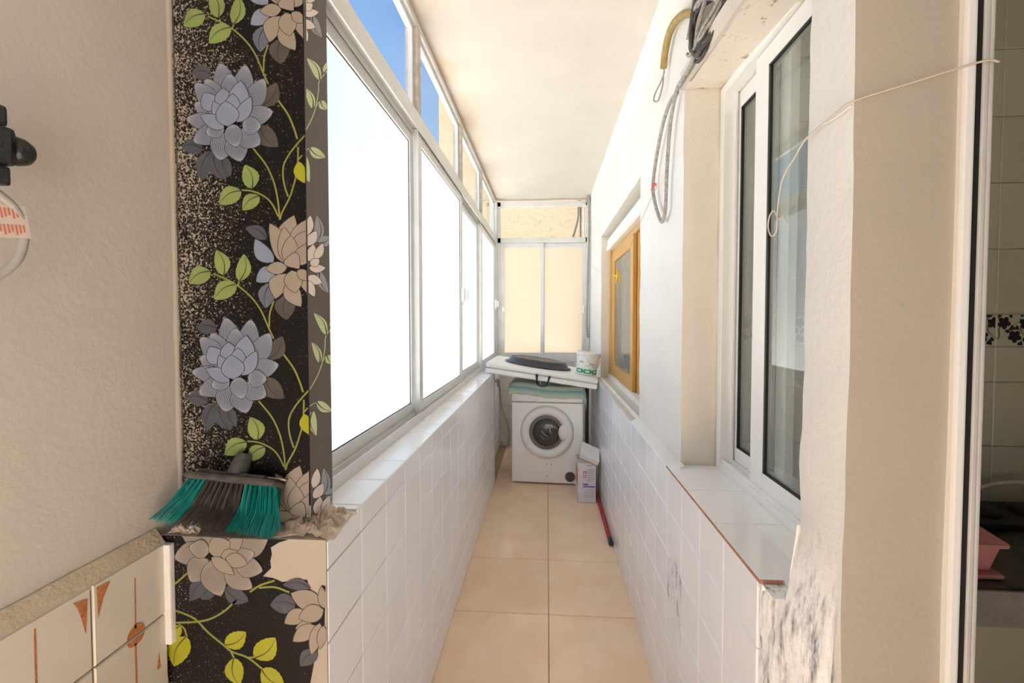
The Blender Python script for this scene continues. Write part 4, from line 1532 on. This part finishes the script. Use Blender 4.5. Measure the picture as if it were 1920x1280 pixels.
def crumple(name, cx, cy, z, sx, sy, h, seed, n=28, mat='plastic_film', floor=None):
    m = MB()
    idx = {}
    for i in range(n + 1):
        for j in range(n + 1):
            u, v = i / n * 2 - 1, j / n * 2 - 1
            e = max(0.0, 1 - (u * u * 0.8 + v * v * 0.8))
            nn = noise.fractal(Vector((u * 2.3 + seed, v * 2.3, seed * .7)), 0.8, 2.1, 4)
            rid = abs(noise.noise((u * 3.5, v * 3.5 + seed, 2.0)))
            x = cx + sx * (u + 0.18 * noise.noise((u * 2, v * 2, seed)))
            y = cy + sy * (v + 0.18 * noise.noise((u * 2, v * 2, seed + 5)))
            m.v.append((x, y, max(z + 0.001, z + h * (0.25 + e) * (0.5 + 0.8 * nn - 0.5 * rid))))
    for i in range(n):
        for j in range(n):
            a = i * (n + 1) + j
            m.f.append((a, a + 1, a + n + 2, a + n + 1))
            m.m.append(0)
            m.s.append(False)
    o = m.build(name, mat)
    md = o.modifiers.new('thick', 'SOLIDIFY')
    md.thickness = 0.0006
    md.offset = 1
    return o


tag(crumple('plastic_sheet', -0.488, 0.835, 0.9565, 0.060, 0.056, 0.030, 1.3, 40), 'crumpled yellowed plastic sheet on the parapet end beside the pillar', 'plastic')
tag(crumple('cobweb_wad', -0.748, 0.790, 0.9565, 0.032, 0.012, 0.022, 4.1), 'small crumpled dusty plastic wad under the left end of the broom', 'plastic')

# ------------------------------------------------------------------ washing machine
WX, WY = 0.0, 3.39
wm = thing('washing_machine', 'white front loading washing machine at the end of the balcony', 'washing machine', (WX, WY + 0.26, 0))
rot = Matrix.Translation((WX, WY, 0)) @ Matrix.Rotation(R(-3.0), 4, 'Z')
b = MB()
b.box(-0.30, 0.30, 0.0, 0.52, 0.012, 0.812, 0, 0.012, rot)
body = b.build('body', 'enamel_white', wm)
for (x, y) in ((-0.26, 0.05), (0.26, 0.05), (-0.26, 0.46), (0.26, 0.46)):
    b = MB()
    b.lathe([(0.02, 0.0), (0.02, 0.014)], 14, 0, rot @ Matrix.Translation((x, y, 0)))
    b.build('foot', 'plastic_black', wm)
fx = rot @ Matrix.Translation((0.0, 0.0, 0.447)) @ Matrix.Rotation(R(90), 4, 'X')
b = MB()
b.lathe([(0.224, 0.0), (0.224, 0.006), (0.220, 0.012), (0.212, 0.014)], 56, 0, fx)
b.build('door_seam', 'aluminium', wm)
b = MB()
b.lathe([(0.216, 0.008), (0.216, 0.020), (0.205, 0.030), (0.185, 0.034), (0.166, 0.031), (0.154, 0.026), (0.148, 0.016), (0.146, 0.004)], 56, 0, fx)
dr = b.build('door', 'plastic_white', wm)
b = MB()
b.lathe([(0.1455, 0.010), (0.143, 0.018), (0.128, 0.0205), (0.116, 0.018)], 48, 0, fx @ Matrix.Translation((-0.004, 0, 0)))
b.build('porthole_ring', 'ring_grey', dr)
b = MB()
b.lathe([(0.119, 0.016), (0.113, 0.0225), (0.095, 0.027), (0.06, 0.031), (0.0, 0.033)], 48, 0, fx @ Matrix.Translation((-0.004, 0, 0)))
b.build('porthole_glass', 'smoked', dr)
b = MB()
b.lathe([(0.0, 0.0), (0.05, 0.004), (0.054, 0.010), (0.030, 0.016), (0.0, 0.018)], 30, 0, fx @ Matrix.Translation((0.142, 0.005, 0.019)), 0.86, 1.30)
b.build('door_grip', 'plastic_white', dr)
b = MB()
for (p0, p1, w) in (((-0.05, 0.02), (0.02, -0.04), 0.016), ((-0.06, -0.02), (-0.01, -0.06), 0.010), ((0.02, 0.06), (0.045, -0.03), 0.020)):
    b.tube([fx @ Vector((p0[0], p0[1], 0.030)), fx @ Vector(((p0[0] + p1[0]) / 2 - .006, (p0[1] + p1[1]) / 2, 0.0335)), fx @ Vector((p1[0], p1[1], 0.030))], w * .4, 6)
b.build('drum_rib', 'drum_steel', dr)
b = MB()
b.box(-0.296, 0.296, -0.003, 0.002, 0.690, 0.702, 0, 0.001, rot)
b.box(-0.262, -0.10, -0.006, 0.002, 0.716, 0.735, 0, 0.003, rot)
b.build('panel_groove', 'pipe_grey', wm)
part_box('drawer_front', 'plastic_white', wm, -0.285, -0.09, -0.009, 0.002, 0.705, 0.795, 0.004, rot)
for x in (0.05, 0.12, 0.18, 0.24):
    b = MB()
    b.lathe([(0.014, 0), (0.013, 0.012), (0.0, 0.013)], 16, 0, rot @ Matrix.Translation((x, 0, 0.755)) @ Matrix.Rotation(R(90), 4, 'X'))
    b.build('panel_knob', 'plastic_white', wm)
b = MB()
ft = rot @ Matrix.Translation((0.194, 0.0, 0.075)) @ Matrix.Rotation(R(90), 4, 'X')
b.lathe([(0.042, 0.0), (0.042, 0.007), (0.036, 0.010), (0.034, 0.005), (0.0, 0.005)], 28, 0, ft)
for k in (-0.012, 0.0, 0.012):
    b.box(k - .003, k + .003, -0.026, 0.026, 0.005, 0.010, 0, 0.001, ft)
b.build('filter_cap', 'pan_dusty', wm)
for (x, z) in ((0.0, 0.175), (0.036, 0.170), (0.005, 0.075)):
    part_box('rust_spot', 'motif_rust', wm, x - .003, x + .003, -0.0008, 0.001, z - .006, z + .006, 0, rot)
b = MB()
b.box(-0.28, 0.28, 0.03, 0.04, 0.003, 0.03, 0, 0, rot)  # dark strip painted as the shade under the machine
b.build('under_shade', 'shadow_gap', wm)

# striped towel over the top of the machine
m = MB()
nu, nv = 44, 26
uvs = []
S_ = -0.1415                       # slope of the folded table above it


def under(x):
    return 0.956 + S_ * (x + 0.441)


for i in range(nu + 1):
    for j in range(nv + 1):
        u, v = i / nu, j / nv
        x = -0.335 + 0.66 * u
        lim = under(x) - 0.010
        top = min(0.822 + 0.030 * math.exp(-((u - 0.16) / 0.30) ** 2) + 0.004 * noise.noise((u * 7, v * 5, 1)), lim)
        d = v * 0.60                                   # along the cloth from the front hem backwards
        hang = 0.080 + 0.012 * math.sin(u * 3.0) - 0.010 * max(0, 1 - u * 7) + 0.004 * noise.noise((u * 9, 0, 4))
        if d < hang:
            y = -0.016 - 0.006 * noise.noise((u * 11, v * 6, 2))
            z = top - (hang - d)
        else:
            y = -0.016 + (d - hang)
            z = top + 0.002
        if abs(d - hang) < 0.03:
            z -= 0.006 * (1 - abs(d - hang) / 0.03)
        if u < 0.05:
            z -= (0.05 - u) / 0.05 * 0.07
            x = -0.318 - 0.012 * (1 - u / .05)
        if u > 0.955:
            z -= (u - 0.955) / 0.045 * 0.10
            x = 0.316 + 0.010 * (u - .955) / .045
        y = min(y, 0.50)
        m.v.append(tuple(rot @ Vector((x, y, z))))
        uvs.append((u, v))
for i in range(nu):
    for j in range(nv):
        a = i * (nv + 1) + j
        m.f.append((a, a + nv + 1, a + nv + 2, a + 1))
        m.m.append(0)
        m.s.append(True)
tw = m.build('towel', 'towel')
ul = tw.data.uv_layers.new(name='UVMap')
for poly in tw.data.polygons:
    for li in poly.loop_indices:
        ul.data[li].uv = uvs[tw.data.loops[li].vertex_index]
md = tw.modifiers.new('thick', 'SOLIDIFY')
md.thickness = 0.004
md.offset = 1
tag(tw, 'mint and cream striped towel draped over the washing machine top', 'towel')

# folded suitcase table lying on parapet and machine
ft = thing('folding_table', 'white folded suitcase table with black handle lying across the washing machine', 'table', (0.0, 3.5, 0.90))
tm = Matrix.Translation((-0.055, 3.20, under(-0.055) + 0.004)) @ Matrix.Rotation(math.atan(S_), 4, 'Y').inverted() @ Matrix.Rotation(R(-1.5), 4, 'Z')
b = MB()
b.box(-0.45, 0.45, 0, 0.62, 0.0, 0.0405, 0, 0.012, tm)
b.build('lower_leaf', 'plastic_white', ft)
b = MB()
b.box(-0.45, 0.45, 0, 0.62, 0.0445, 0.085, 0, 0.014, tm)
b.build('upper_leaf', 'plastic_white', ft)
b = MB()
b.box(-0.444, 0.444, 0.006, 0.614, 0.039, 0.046, 0, 0, tm)
b.build('seam', 'pipe_grey', ft)
b = MB()
for s in (-1, 1):
    b.box(0.018 + s * 0.050 - 0.010, 0.018 + s * 0.050 + 0.010, -0.012, 0.006, 0.030, 0.050, 0, 0.003, tm)
    b.tube([tm @ Vector((0.018 + s * 0.050, -0.008, 0.045)), tm @ Vector((0.018 + s * 0.046, -0.014, 0.01)), tm @ Vector((0.018 + s * 0.040, -0.014, -0.018))], [0.009, 0.0075, 0.007], 8)
b.tube([tm @ Vector((0.018 + 0.042 * math.cos(R(a)), -0.014, -0.018 - 0.016 * math.sin(R(a)))) for a in range(180, -1, -15)], 0.008, 8)
b.build('handle', 'plastic_black', ft)
b = MB()
b.tube(spline([tm @ Vector((0.0, 0.03, 0.088)), tm @ Vector((0.0, -0.006, 0.086)), tm @ Vector((0.001, -0.010, 0.04)), Vector((-0.058, 3.187, 0.85)), Vector((-0.068, 3.188, 0.76)), Vector((-0.072, 3.19, 0.70))]), 0.0016, 5)
tag(b.build('string', 'string_white'), 'thin white string dangling over the front edge of the folded table', 'string')

# dark oval pan lid lying on the table
lm = tm @ Matrix.Translation((-0.045, 0.30, 0.0855))
pan = thing('roasting_pan', 'dark oval roasting pan turned upside down on the white folded table', 'pan', tuple(lm.translation))
b = MB()
b.lathe([(0.285, 0.0), (0.290, 0.006), (0.282, 0.014), (0.262, 0.018), (0.245, 0.046), (0.236, 0.054)], 64, 0, lm, 1.0, 0.70)
b.build('rim', 'pan_enamel', pan)
b = MB()
b.lathe([(0.237, 0.0535), (0.225, 0.058), (0.19, 0.060), (0.165, 0.058), (0.160, 0.0555), (0.08, 0.056), (0.0, 0.056)], 64, 0, lm, 1.0, 0.70)
b.build('base', 'pan_dusty', pan)

# white bucket with green print
bm_ = tm @ Matrix.Translation((0.362, 0.20, 0.086))
bk = thing('bucket', 'white plastic paint bucket with green printed chain on the folded table', 'bucket', tuple(bm_.translation))
b = MB()
b.lathe([(0.080, 0.0), (0.085, 0.003), (0.094, 0.150), (0.094, 0.155)], 40, 0, bm_)
b.build('tub', 'plastic_white', bk)
b = MB()
b.lathe([(0.099, 0.150), (0.1005, 0.152), (0.1005, 0.180), (0.098, 0.184), (0.088, 0.184), (0.084, 0.178), (0.0, 0.178)], 40, 0, bm_)
b.build('lid', 'plastic_white_dirty', bk)


def band_print(mat, cells):
    m = MB()
    for (a0, a1, z0, z1) in cells:
        k = max(2, int((a1 - a0) / 6))
        for i in range(k):
            q = []
            for (aa, z) in ((a0 + (a1 - a0) * i / k, z0), (a0 + (a1 - a0) * (i + 1) / k, z0), (a0 + (a1 - a0) * (i + 1) / k, z1), (a0 + (a1 - a0) * i / k, z1)):
                rr = 0.085 + 0.009 * z / 0.15 + 0.0006
                q.append(tuple(bm_ @ Vector((rr * math.cos(R(aa)), rr * math.sin(R(aa)), z))))
            m.face(q)
    return m


cells = []
for c in (-135, -88, -41):
    cells += [(c - 21, c + 21, 0.014, 0.023), (c - 21, c + 21, 0.038, 0.047), (c - 21, c - 12, 0.023, 0.038), (c + 12, c + 21, 0.023, 0.038)]
cells += [(-114, -109, 0.024, 0.037), (-67, -62, 0.024, 0.037)]
band_print('g', cells).build('chain_print', 'green_print', bk)
band_print('g', [(-138, -112, 0.098, 0.104), (-136, -120, 0.108, 0.112), (-82, -50, 0.090, 0.096), (-100, -84, 0.076, 0.080)]).build('lettering', 'ink_grey', bk)['kind'] = 'stuff'
b = MB()
b.tube([bm_ @ Vector((0.101 * math.cos(R(a)), 0.101 * math.sin(R(a)), 0.135 - 0.065 * math.sin(R((a + 100) / 100 * 180)))) for a in range(-100, 1, 5)], 0.0016, 5)
b.build('bail', 'wire_steel', bk)

# detergent carton
bx = thing('detergent_box', 'open detergent carton with torn lid beside the washing machine', 'box', (0.303, 3.13, 0))
cm = Matrix.Translation((0.303, 3.07, 0)) @ Matrix.Rotation(R(1), 4, 'Z')
b = MB()
for (x0, x1, y0, y1) in ((-0.067, 0.067, 0, 0.002), (-0.067, 0.067, 0.20, 0.202), (-0.067, -0.065, 0.002, 0.20), (0.065, 0.067, 0.002, 0.20)):
    b.box(x0, x1, y0, y1, 0.001, 0.305, 0, 0, cm)
b.box(-0.067, 0.067, 0, 0.202, 0.001, 0.004, 0, 0, cm)
b.build('carton', 'carton', bx)
b = MB()
b.box(-0.064, 0.064, 0.003, 0.199, 0.26, 0.268, 0, 0, cm)
b.build('powder', 'plastic_white_dirty', bx)
b = MB()
lidm = cm @ Matrix.Translation((0.004, 0.0, 0.315)) @ Matrix.Rotation(R(24), 4, 'Y') @ Matrix.Rotation(R(20), 4, 'X') 
b.box(-0.072, 0.076, -0.012, 0.15, 0.012, 0.050, 0, 0.005, lidm)
b.build('lid', 'plastic_white_dirty', bx)
b = MB()
b.box(-0.070, 0.070, -0.008, 0.145, 0.000, 0.012, 0, 0.002, lidm)
b.build('lid_inside', 'carton_brown', bx)
b = MB()
b.box(-0.030, 0.062, -0.0006, 0.001, 0.118, 0.128, 0, 0, cm)
b.box(-0.030, 0.010, -0.0006, 0.001, 0.134, 0.146, 0, 0, cm)
b.build('blue_stripe', 'ink_blue', bx)
b = MB()
b.box(-0.020, 0.000, -0.0006, 0.001, 0.236, 0.242, 0, 0, cm)
for z in (0.22, 0.19):
    b.box(-0.028, -0.022, -0.0006, 0.001, z, z + 0.022, 0, 0, cm)
    b.box(-0.012, -0.006, -0.0006, 0.001, z, z + 0.022, 0, 0, cm)
b.build('warning_mark', 'ink_red', bx)
b = MB()
for k, (x0, x1) in enumerate(((0.00, 0.06), (0.005, 0.058), (0.0, 0.05), (0.0, 0.06), (0.002, 0.055), (0.0, 0.06), (0.0, 0.04))):
    b.box(x0, x1, -0.0005, 0.001, 0.250 - k * 0.014, 0.254 - k * 0.014, 0, 0, cm)
for k in range(5):
    b.box(-0.02, 0.055, -0.0005, 0.001, 0.10 - k * 0.014, 0.1025 - k * 0.014, 0, 0, cm)
b.box(0.0, 0.04, -0.0005, 0.001, 0.284, 0.289, 0, 0, cm)
b.build('small_print', 'ink_grey', bx)['kind'] = 'stuff'
b = MB()
b.box(-0.0676, -0.066, 0.01, 0.19, 0.11, 0.26, 0, 0, cm)
b.build('side_picture', 'carton_photo', bx)

# red stick on the floor
st = thing('red_stick', 'red broom stick lying on the floor along the right wall', 'stick', (0.395, 3.1, 0))
b = MB()
b.tube([(0.3945, 2.545, 0.0125), (0.392, 3.78, 0.0125)], 0.012, 12)
b.build('pole', 'red_paint', st)
b = MB()
b.tube([(0.3948, 2.478, 0.0125), (0.3947, 2.49, 0.0125), (0.3945, 2.546, 0.0125)], [0.009, 0.0135, 0.0135], 12)
b.build('grip_cap', 'plastic_black', st)

# dark plank wedged right of the machine, drain hoses on the left
b = MB()
b.box(0.352, 0.376, 3.66, 3.74, 0.001, 0.82, 0, 0.003)
tag(b.build('plank', 'brown_wood'), 'dark upright plank between washing machine and right wall', 'plank')
b = MB()
b.tube(spline([(-0.46, 3.84, 0.82), (-0.44, 3.80, 0.66), (-0.42, 3.72, 0.56), (-0.36, 3.66, 0.44), (-0.345, 3.64, 0.33), (-0.36, 3.68, 0.24), (-0.40, 3.80, 0.20), (-0.45, 3.9, 0.20)]), 0.011, 8)
tag(b.build('supply_hose', 'pipe_grey'), 'grey inlet hose hanging left of the washing machine', 'hose')
tp = thing('water_tap', 'small metal water tap on the wall left of the washing machine', 'tap', (-0.47, 3.86, 0.80))
b = MB()
b.tube([(-0.52, 3.85, 0.80), (-0.45, 3.85, 0.80)], 0.012, 10)
b.tube([(-0.47, 3.85, 0.80), (-0.47, 3.85, 0.75)], 0.010, 10)
b.build('spout', 'aluminium_dirty', tp)
b = MB()
b.box(-0.488, -0.450, 3.842, 3.858, 0.815, 0.83, 0, 0.004)
b.build('lever', 'plastic_white_dirty', tp)
b = MB()
b.tube([(-0.488, 3.62, 0.0), (-0.488, 3.62, 0.78)], 0.018, 10)
tag(b.build('riser_pipe', 'pipe_grey'), 'grey upright waste pipe in the corner left of the washing machine', 'pipe')
b = MB()
b.tube([(0.431, 4.30, 0.92), (0.431, 4.30, CEIL - 0.004)], 0.016, 12)
tag(b.build('white_conduit', 'plastic_white'), 'white painted upright pipe in the far right corner', 'pipe')
b = MB()
b.tube(spline([(0.405, 4.262, 2.60), (0.41, 4.26, 2.66), (0.425, 4.25, 2.63), (0.428, 4.24, 2.45), (0.426, 4.24, 2.2), (0.42, 4.24, 1.9), (0.416, 4.24, 1.6), (0.414, 4.25, 1.45), (0.41, 4.25, 1.35), (0.418, 4.26, 1.25), (0.428, 4.27, 1.2)]), 0.0115, 8)
tag(b.build('grey_conduit', 'cable_grey'), 'grey corrugated cable sleeve hanging beside the far window', 'cable')

# ------------------------------------------------------------------ cables out of the broken niche
rng = random.Random(8)
cab = thing('cable_bundle', 'tangled bundle of dark cables spilling out of the wall hole', 'cables', (0.45, 1.22, 2.24))
for k in range(13):
    cy_, cz_ = 1.205 + rng.uniform(-.02, .02), 2.245 + rng.uniform(-.02, .02)
    ry, rz = rng.uniform(0.055, 0.098), rng.uniform(0.055, 0.095)
    tl_ = rng.uniform(-0.5, 0.3)
    xo = rng.uniform(0.424, 0.440)
    a0, a1 = rng.uniform(20, 70), rng.uniform(330, 400)
    pts = []
    for a in range(int(a0), int(a1), 14):
        u_, w_ = ry * math.cos(R(a)), rz * math.sin(R(a))
        pts.append((xo + 0.05 * max(0, -math.cos(R(a)) ) * 0.8, cy_ + u_ * math.cos(tl_) - w_ * math.sin(tl_), cz_ + u_ * math.sin(tl_) + w_ * math.cos(tl_)))
    m = MB()
    m.tube(spline(pts, 3), 0.0062 if k % 3 else 0.0048, 7)
    m.build('cable', 'cable_dark' if k % 4 else 'cable_grey', cab)
m = MB()
m.tube(spline([(0.445, 1.20, 2.30), (0.432, 1.215, 2.24), (0.430, 1.249, 2.168), (0.430, 1.319, 2.160), (0.430, 1.397, 2.163), (0.430, 1.441, 2.127), (0.430, 1.481, 2.054), (0.430, 1.509, 1.914), (0.430, 1.522, 1.80), (0.430, 1.573, 1.766), (0.430, 1.667, 1.864), (0.430, 1.700, 1.938), (0.430, 1.657, 2.029), (0.430, 1.563, 2.125), (0.434, 1.485, 2.168), (0.446, 1.442, 2.175)], 8), 0.0068, 8)
m.build('hanging_loop', 'cable_grey', cab)
hz = thing('tan_hose', 'tan rubber sleeve with a wire loop hanging from the wall hole', 'hose', (0.44, 1.45, 2.40))
m = MB()
m.tube(spline([(0.452, 1.315, 2.345), (0.437, 1.345, 2.368), (0.430, 1.40, 2.392), (0.427, 1.45, 2.402), (0.426, 1.493, 2.395), (0.426, 1.530, 2.365), (0.427, 1.553, 2.322)], 8), 0.0125, 10)
m.build('sleeve', 'hose_tan', hz)
m = MB()
m.tube(spline([(0.427, 1.552, 2.33), (0.427, 1.545, 2.302), (0.427, 1.590, 2.293), (0.427, 1.666, 2.294), (0.427, 1.686, 2.277), (0.427, 1.625, 2.244), (0.427, 1.570, 2.26), (0.427, 1.550, 2.290)], 7), 0.0026, 6)
m.build('wire_loop', 'wire_steel', hz)

# clothes line with yellow pegs
cl = thing('clothes_line', 'thin clothes line with a red knot strung beside the pine window', 'line', (0.42, 2.4, 1.6))
m = MB()
m.tube(spline([(0.432, 1.637, 1.925), (0.425, 1.75, 1.88), (0.42, 2.0, 1.80), (0.42, 2.42, 1.665), (0.418, 2.9, 1.70), (0.415, 3.5, 1.82), (0.43, 4.0, 1.93)], 8), 0.0013, 5)
m.build('cord', 'string_beige', cl)
m = MB()
for k in range(7):
    rng2 = random.Random(k)
    d = Vector((rng2.uniform(-.3, 1) * -0.016, rng2.uniform(-1, 1) * 0.018, rng2.uniform(-1, 1) * 0.016))
    m.tube([(0.424, 1.637, 1.927), Vector((0.424, 1.637, 1.927)) + d * .6, Vector((0.424, 1.637, 1.925)) + d], [0.0042, 0.003, 0.0015], 6)
m.build('red_knot', 'knot_red', cl)
for k, (yy_, tilt, sw, lab) in enumerate(((2.44, 5, 8, 'yellow plastic clothes peg hanging upright on the line'), (2.47, 95, -12, 'yellow plastic clothes peg clipped sideways on the line'))):
    pg = thing('clothes_peg', lab, 'clothes peg', (0.419, yy_, 1.655), 'yellow pegs on the clothes line')
    pmx = Matrix.Translation((0.419, yy_, 1.655)) @ Matrix.Rotation(R(tilt), 4, 'X') @ Matrix.Rotation(R(sw), 4, 'Z')
    for s in (-1, 1):
        m = MB()
        m.tube([pmx @ Vector((s * 0.002, 0, 0.035)), pmx @ Vector((s * 0.005, 0, 0.0)), pmx @ Vector((s * 0.012, 0, -0.045))], [0.004, 0.006, 0.0045], 6)
        m.build('peg_half', 'peg_yellow', pg)
    m = MB()
    m.tube([pmx @ Vector((-0.009, 0, 0.0)), pmx @ Vector((0.009, 0, 0.0))], 0.003, 6)
    m.build('spring', 'wire_steel', pg)

# white cord from the door frame across the corner, ending in a curl
m = MB()
m.tube(spline([(0.636, 0.622, 1.762), (0.612, 0.622, 1.763), (0.524, 0.628, 1.740), (0.447, 0.632, 1.718), (0.441, 0.66, 1.714), (0.441, 0.731, 1.706), (0.443, 0.765, 1.688), (0.444, 0.795, 1.672), (0.445, 0.812, 1.65), (0.445, 0.820, 1.61), (0.445, 0.822, 1.575),
               (0.445, 0.829, 1.564), (0.445, 0.843, 1.566), (0.445, 0.853, 1.585), (0.445, 0.848, 1.605), (0.445, 0.833, 1.612), (0.444, 0.822, 1.600), (0.443, 0.812, 1.590), (0.440, 0.79, 1.590), (0.437, 0.772, 1.572)], 8), 0.0015, 6)
tag(m.build('tied_string', 'string_pale'), 'white cord tied to the door frame ending in a curl before the window', 'cord')
m = MB()
m.tube(spline([(0.447, 0.634, 1.714), (0.441, 0.66, 1.708), (0.441, 0.70, 1.712), (0.443, 0.735, 1.708)], 6), 0.0015, 5)
tag(m.build('thin_thread', 'string_white'), 'short thread running along the white cord on the pillar corner', 'thread')

# ------------------------------------------------------------------ valve with tagged hose at the left edge
va = thing('gas_valve', 'black plastic valve with a round knob on the left wall', 'valve', (-0.78, 0.49, 1.63))
m = MB()
m.box(-0.750, -0.722, 0.485, 0.510, 1.578, 1.604, 0, 0.004)
m.box(-0.756, -0.716, 0.480, 0.514, 1.604, 1.656, 0, 0.008)
m.box(-0.750, -0.722, 0.485, 0.509, 1.656, 1.684, 0, 0.005)
m.tube([(-0.80, 0.497, 1.63), (-0.735, 0.497, 1.63)], 0.013, 12)
m.build('body', 'valve_black', va)
m = MB()
m.lathe([(0.0, 0.026), (0.010, 0.0255), (0.016, 0.021), (0.0195, 0.013), (0.0195, 0.006), (0.016, 0.0)], 22, 0, Matrix.Translation((-0.730, 0.511, 1.630)) @ Matrix.Rotation(R(-90), 4, 'X'))
m.build('knob', 'valve_black', va)
m = MB()
pts = spline([(-0.735, 0.492, 1.577), (-0.735, 0.503, 1.568), (-0.738, 0.520, 1.556), (-0.742, 0.533, 1.535), (-0.744, 0.535, 1.505), (-0.745, 0.526, 1.478), (-0.748, 0.507, 1.456), (-0.750, 0.480, 1.443), (-0.752, 0.44, 1.435)], 12)
m.tube(pts, [0.0052 + 0.0006 * (i % 2) for i in range(len(pts))], 10)
hs = m.build('gas_hose', 'pipe_grey')
tag(hs, 'pale ribbed hose curving down from the black valve', 'hose')
m = MB()
lmx = Matrix.Translation((-0.7365, 0.514, 1.533)) @ Matrix.Rotation(R(8), 4, 'X')
m.box(-0.0005, 0.0005, -0.022, 0.022, -0.022, 0.022, 0, 0, lmx)
lb = m.build('paper_tag', 'label_paper')
tag(lb, 'small square paper tag with red print stuck on the ribbed hose', 'tag')
m = MB()
for r_ in range(2):
    for k in range(9):
        m.box(0.0005, 0.0009, -0.019 + k * 0.0042, -0.0168 + k * 0.0042, (0.004 if r_ == 0 else -0.018) + 0.002 * (k % 3), (0.018 if r_ == 0 else -0.004), 0, 0, lmx)
m.build('red_print', 'label_print', lb)

# ------------------------------------------------------------------ kitchen corner seen through the door
kc = thing('kitchen_counter', 'dark brown stone worktop on pale cabinets seen through the door', 'counter', (1.6, 1.25, 0))
part_box('worktop', 'granite', kc, 0.70, 2.6, 1.02, 1.495, 0.70, 0.755, 0.004)
part_box('front_edge', 'granite_edge', kc, 0.70, 2.6, 1.012, 1.0195, 0.665, 0.752, 0.002)
b = MB()
b.box(0.70, 2.6, 1.04, 1.495, 0.002, 0.70)
b.build('carcass', 'cabinet', kc)
for k in range(4):
    x0 = 0.703 + 0.475 * k
    d = part_box('cabinet_door', 'cabinet', kc, x0, x0 + 0.47, 1.022, 1.039, 0.08, 0.66, 0.003)
    part_box('handle', 'aluminium', d, x0 + 0.2, x0 + 0.27, 1.010, 1.022, 0.61, 0.62, 0.002)
b = MB()
b.box(1.30, 1.95, 1.30, 1.47, 0.7565, 0.775, 0, 0.006)
for k in range(4):
    b.lathe([(0.05, 0), (0.05, 0.012), (0.042, 0.016), (0.0, 0.016)], 24, 0, Matrix.Translation((1.40 + 0.15 * k, 1.385, 0.774)))
tag(b.build('hob', 'black_mat'), 'black hob at the back of the kitchen worktop', 'hob')
pk = thing('pink_tub', 'pink plastic tub with wide rim on the kitchen worktop', 'tub', (1.07, 1.12, 0.755))
b = MB()
for (hx0, hy0, z0, hx1, hy1, z1) in ((0.046, 0.052, 0.770, 0.058, 0.064, 0.835),):
    A = [(1.06 + sx * hx0, 1.12 + sy * hy0, z0) for sx, sy in ((-1, -1), (1, -1), (1, 1), (-1, 1))]
    B_ = [(1.06 + sx * hx1, 1.12 + sy * hy1, z1) for sx, sy in ((-1, -1), (1, -1), (1, 1), (-1, 1))]
    for k in range(4):
        b.face([A[k], A[(k + 1) % 4], B_[(k + 1) % 4], B_[k]])
    b.face(A[::-1])
b.build('tub_wall', 'pink_plastic', pk)
b = MB()
b.box(1.06 - .070, 1.06 + .070, 1.12 - .076, 1.12 + .076, 0.836, 0.848, 0, 0.005)
A = [(1.06 + sx * .068, 1.12 + sy * .074, 0.848) for sx, sy in ((-1, -1), (1, -1), (1, 1), (-1, 1))]
B_ = [(1.06 + sx * .020, 1.12 + sy * .074 * .4, 0.885) for sx, sy in ((-1, -1), (1, -1), (1, 1), (-1, 1))]
for k in range(4):
    b.face([A[k], A[(k + 1) % 4], B_[(k + 1) % 4], B_[k]])
b.face(B_)
b.build('lid', 'pink_plastic', pk)
part_box('saucer', 'pink_plastic', pk, 1.06 - .066, 1.06 + .066, 1.12 - .07, 1.12 + .07, 0.756, 0.768, 0.004)
m = MB()
m.tube(spline([(1.30, 1.44, 0.785), (1.41, 1.45, 0.803), (1.50, 1.455, 0.836), (1.60, 1.45, 0.848), (1.72, 1.44, 0.82), (1.82, 1.44, 0.785)], 8), 0.006, 8)
tag(m.build('white_hose', 'string_white'), 'pale gas hose arching over the hob', 'hose')
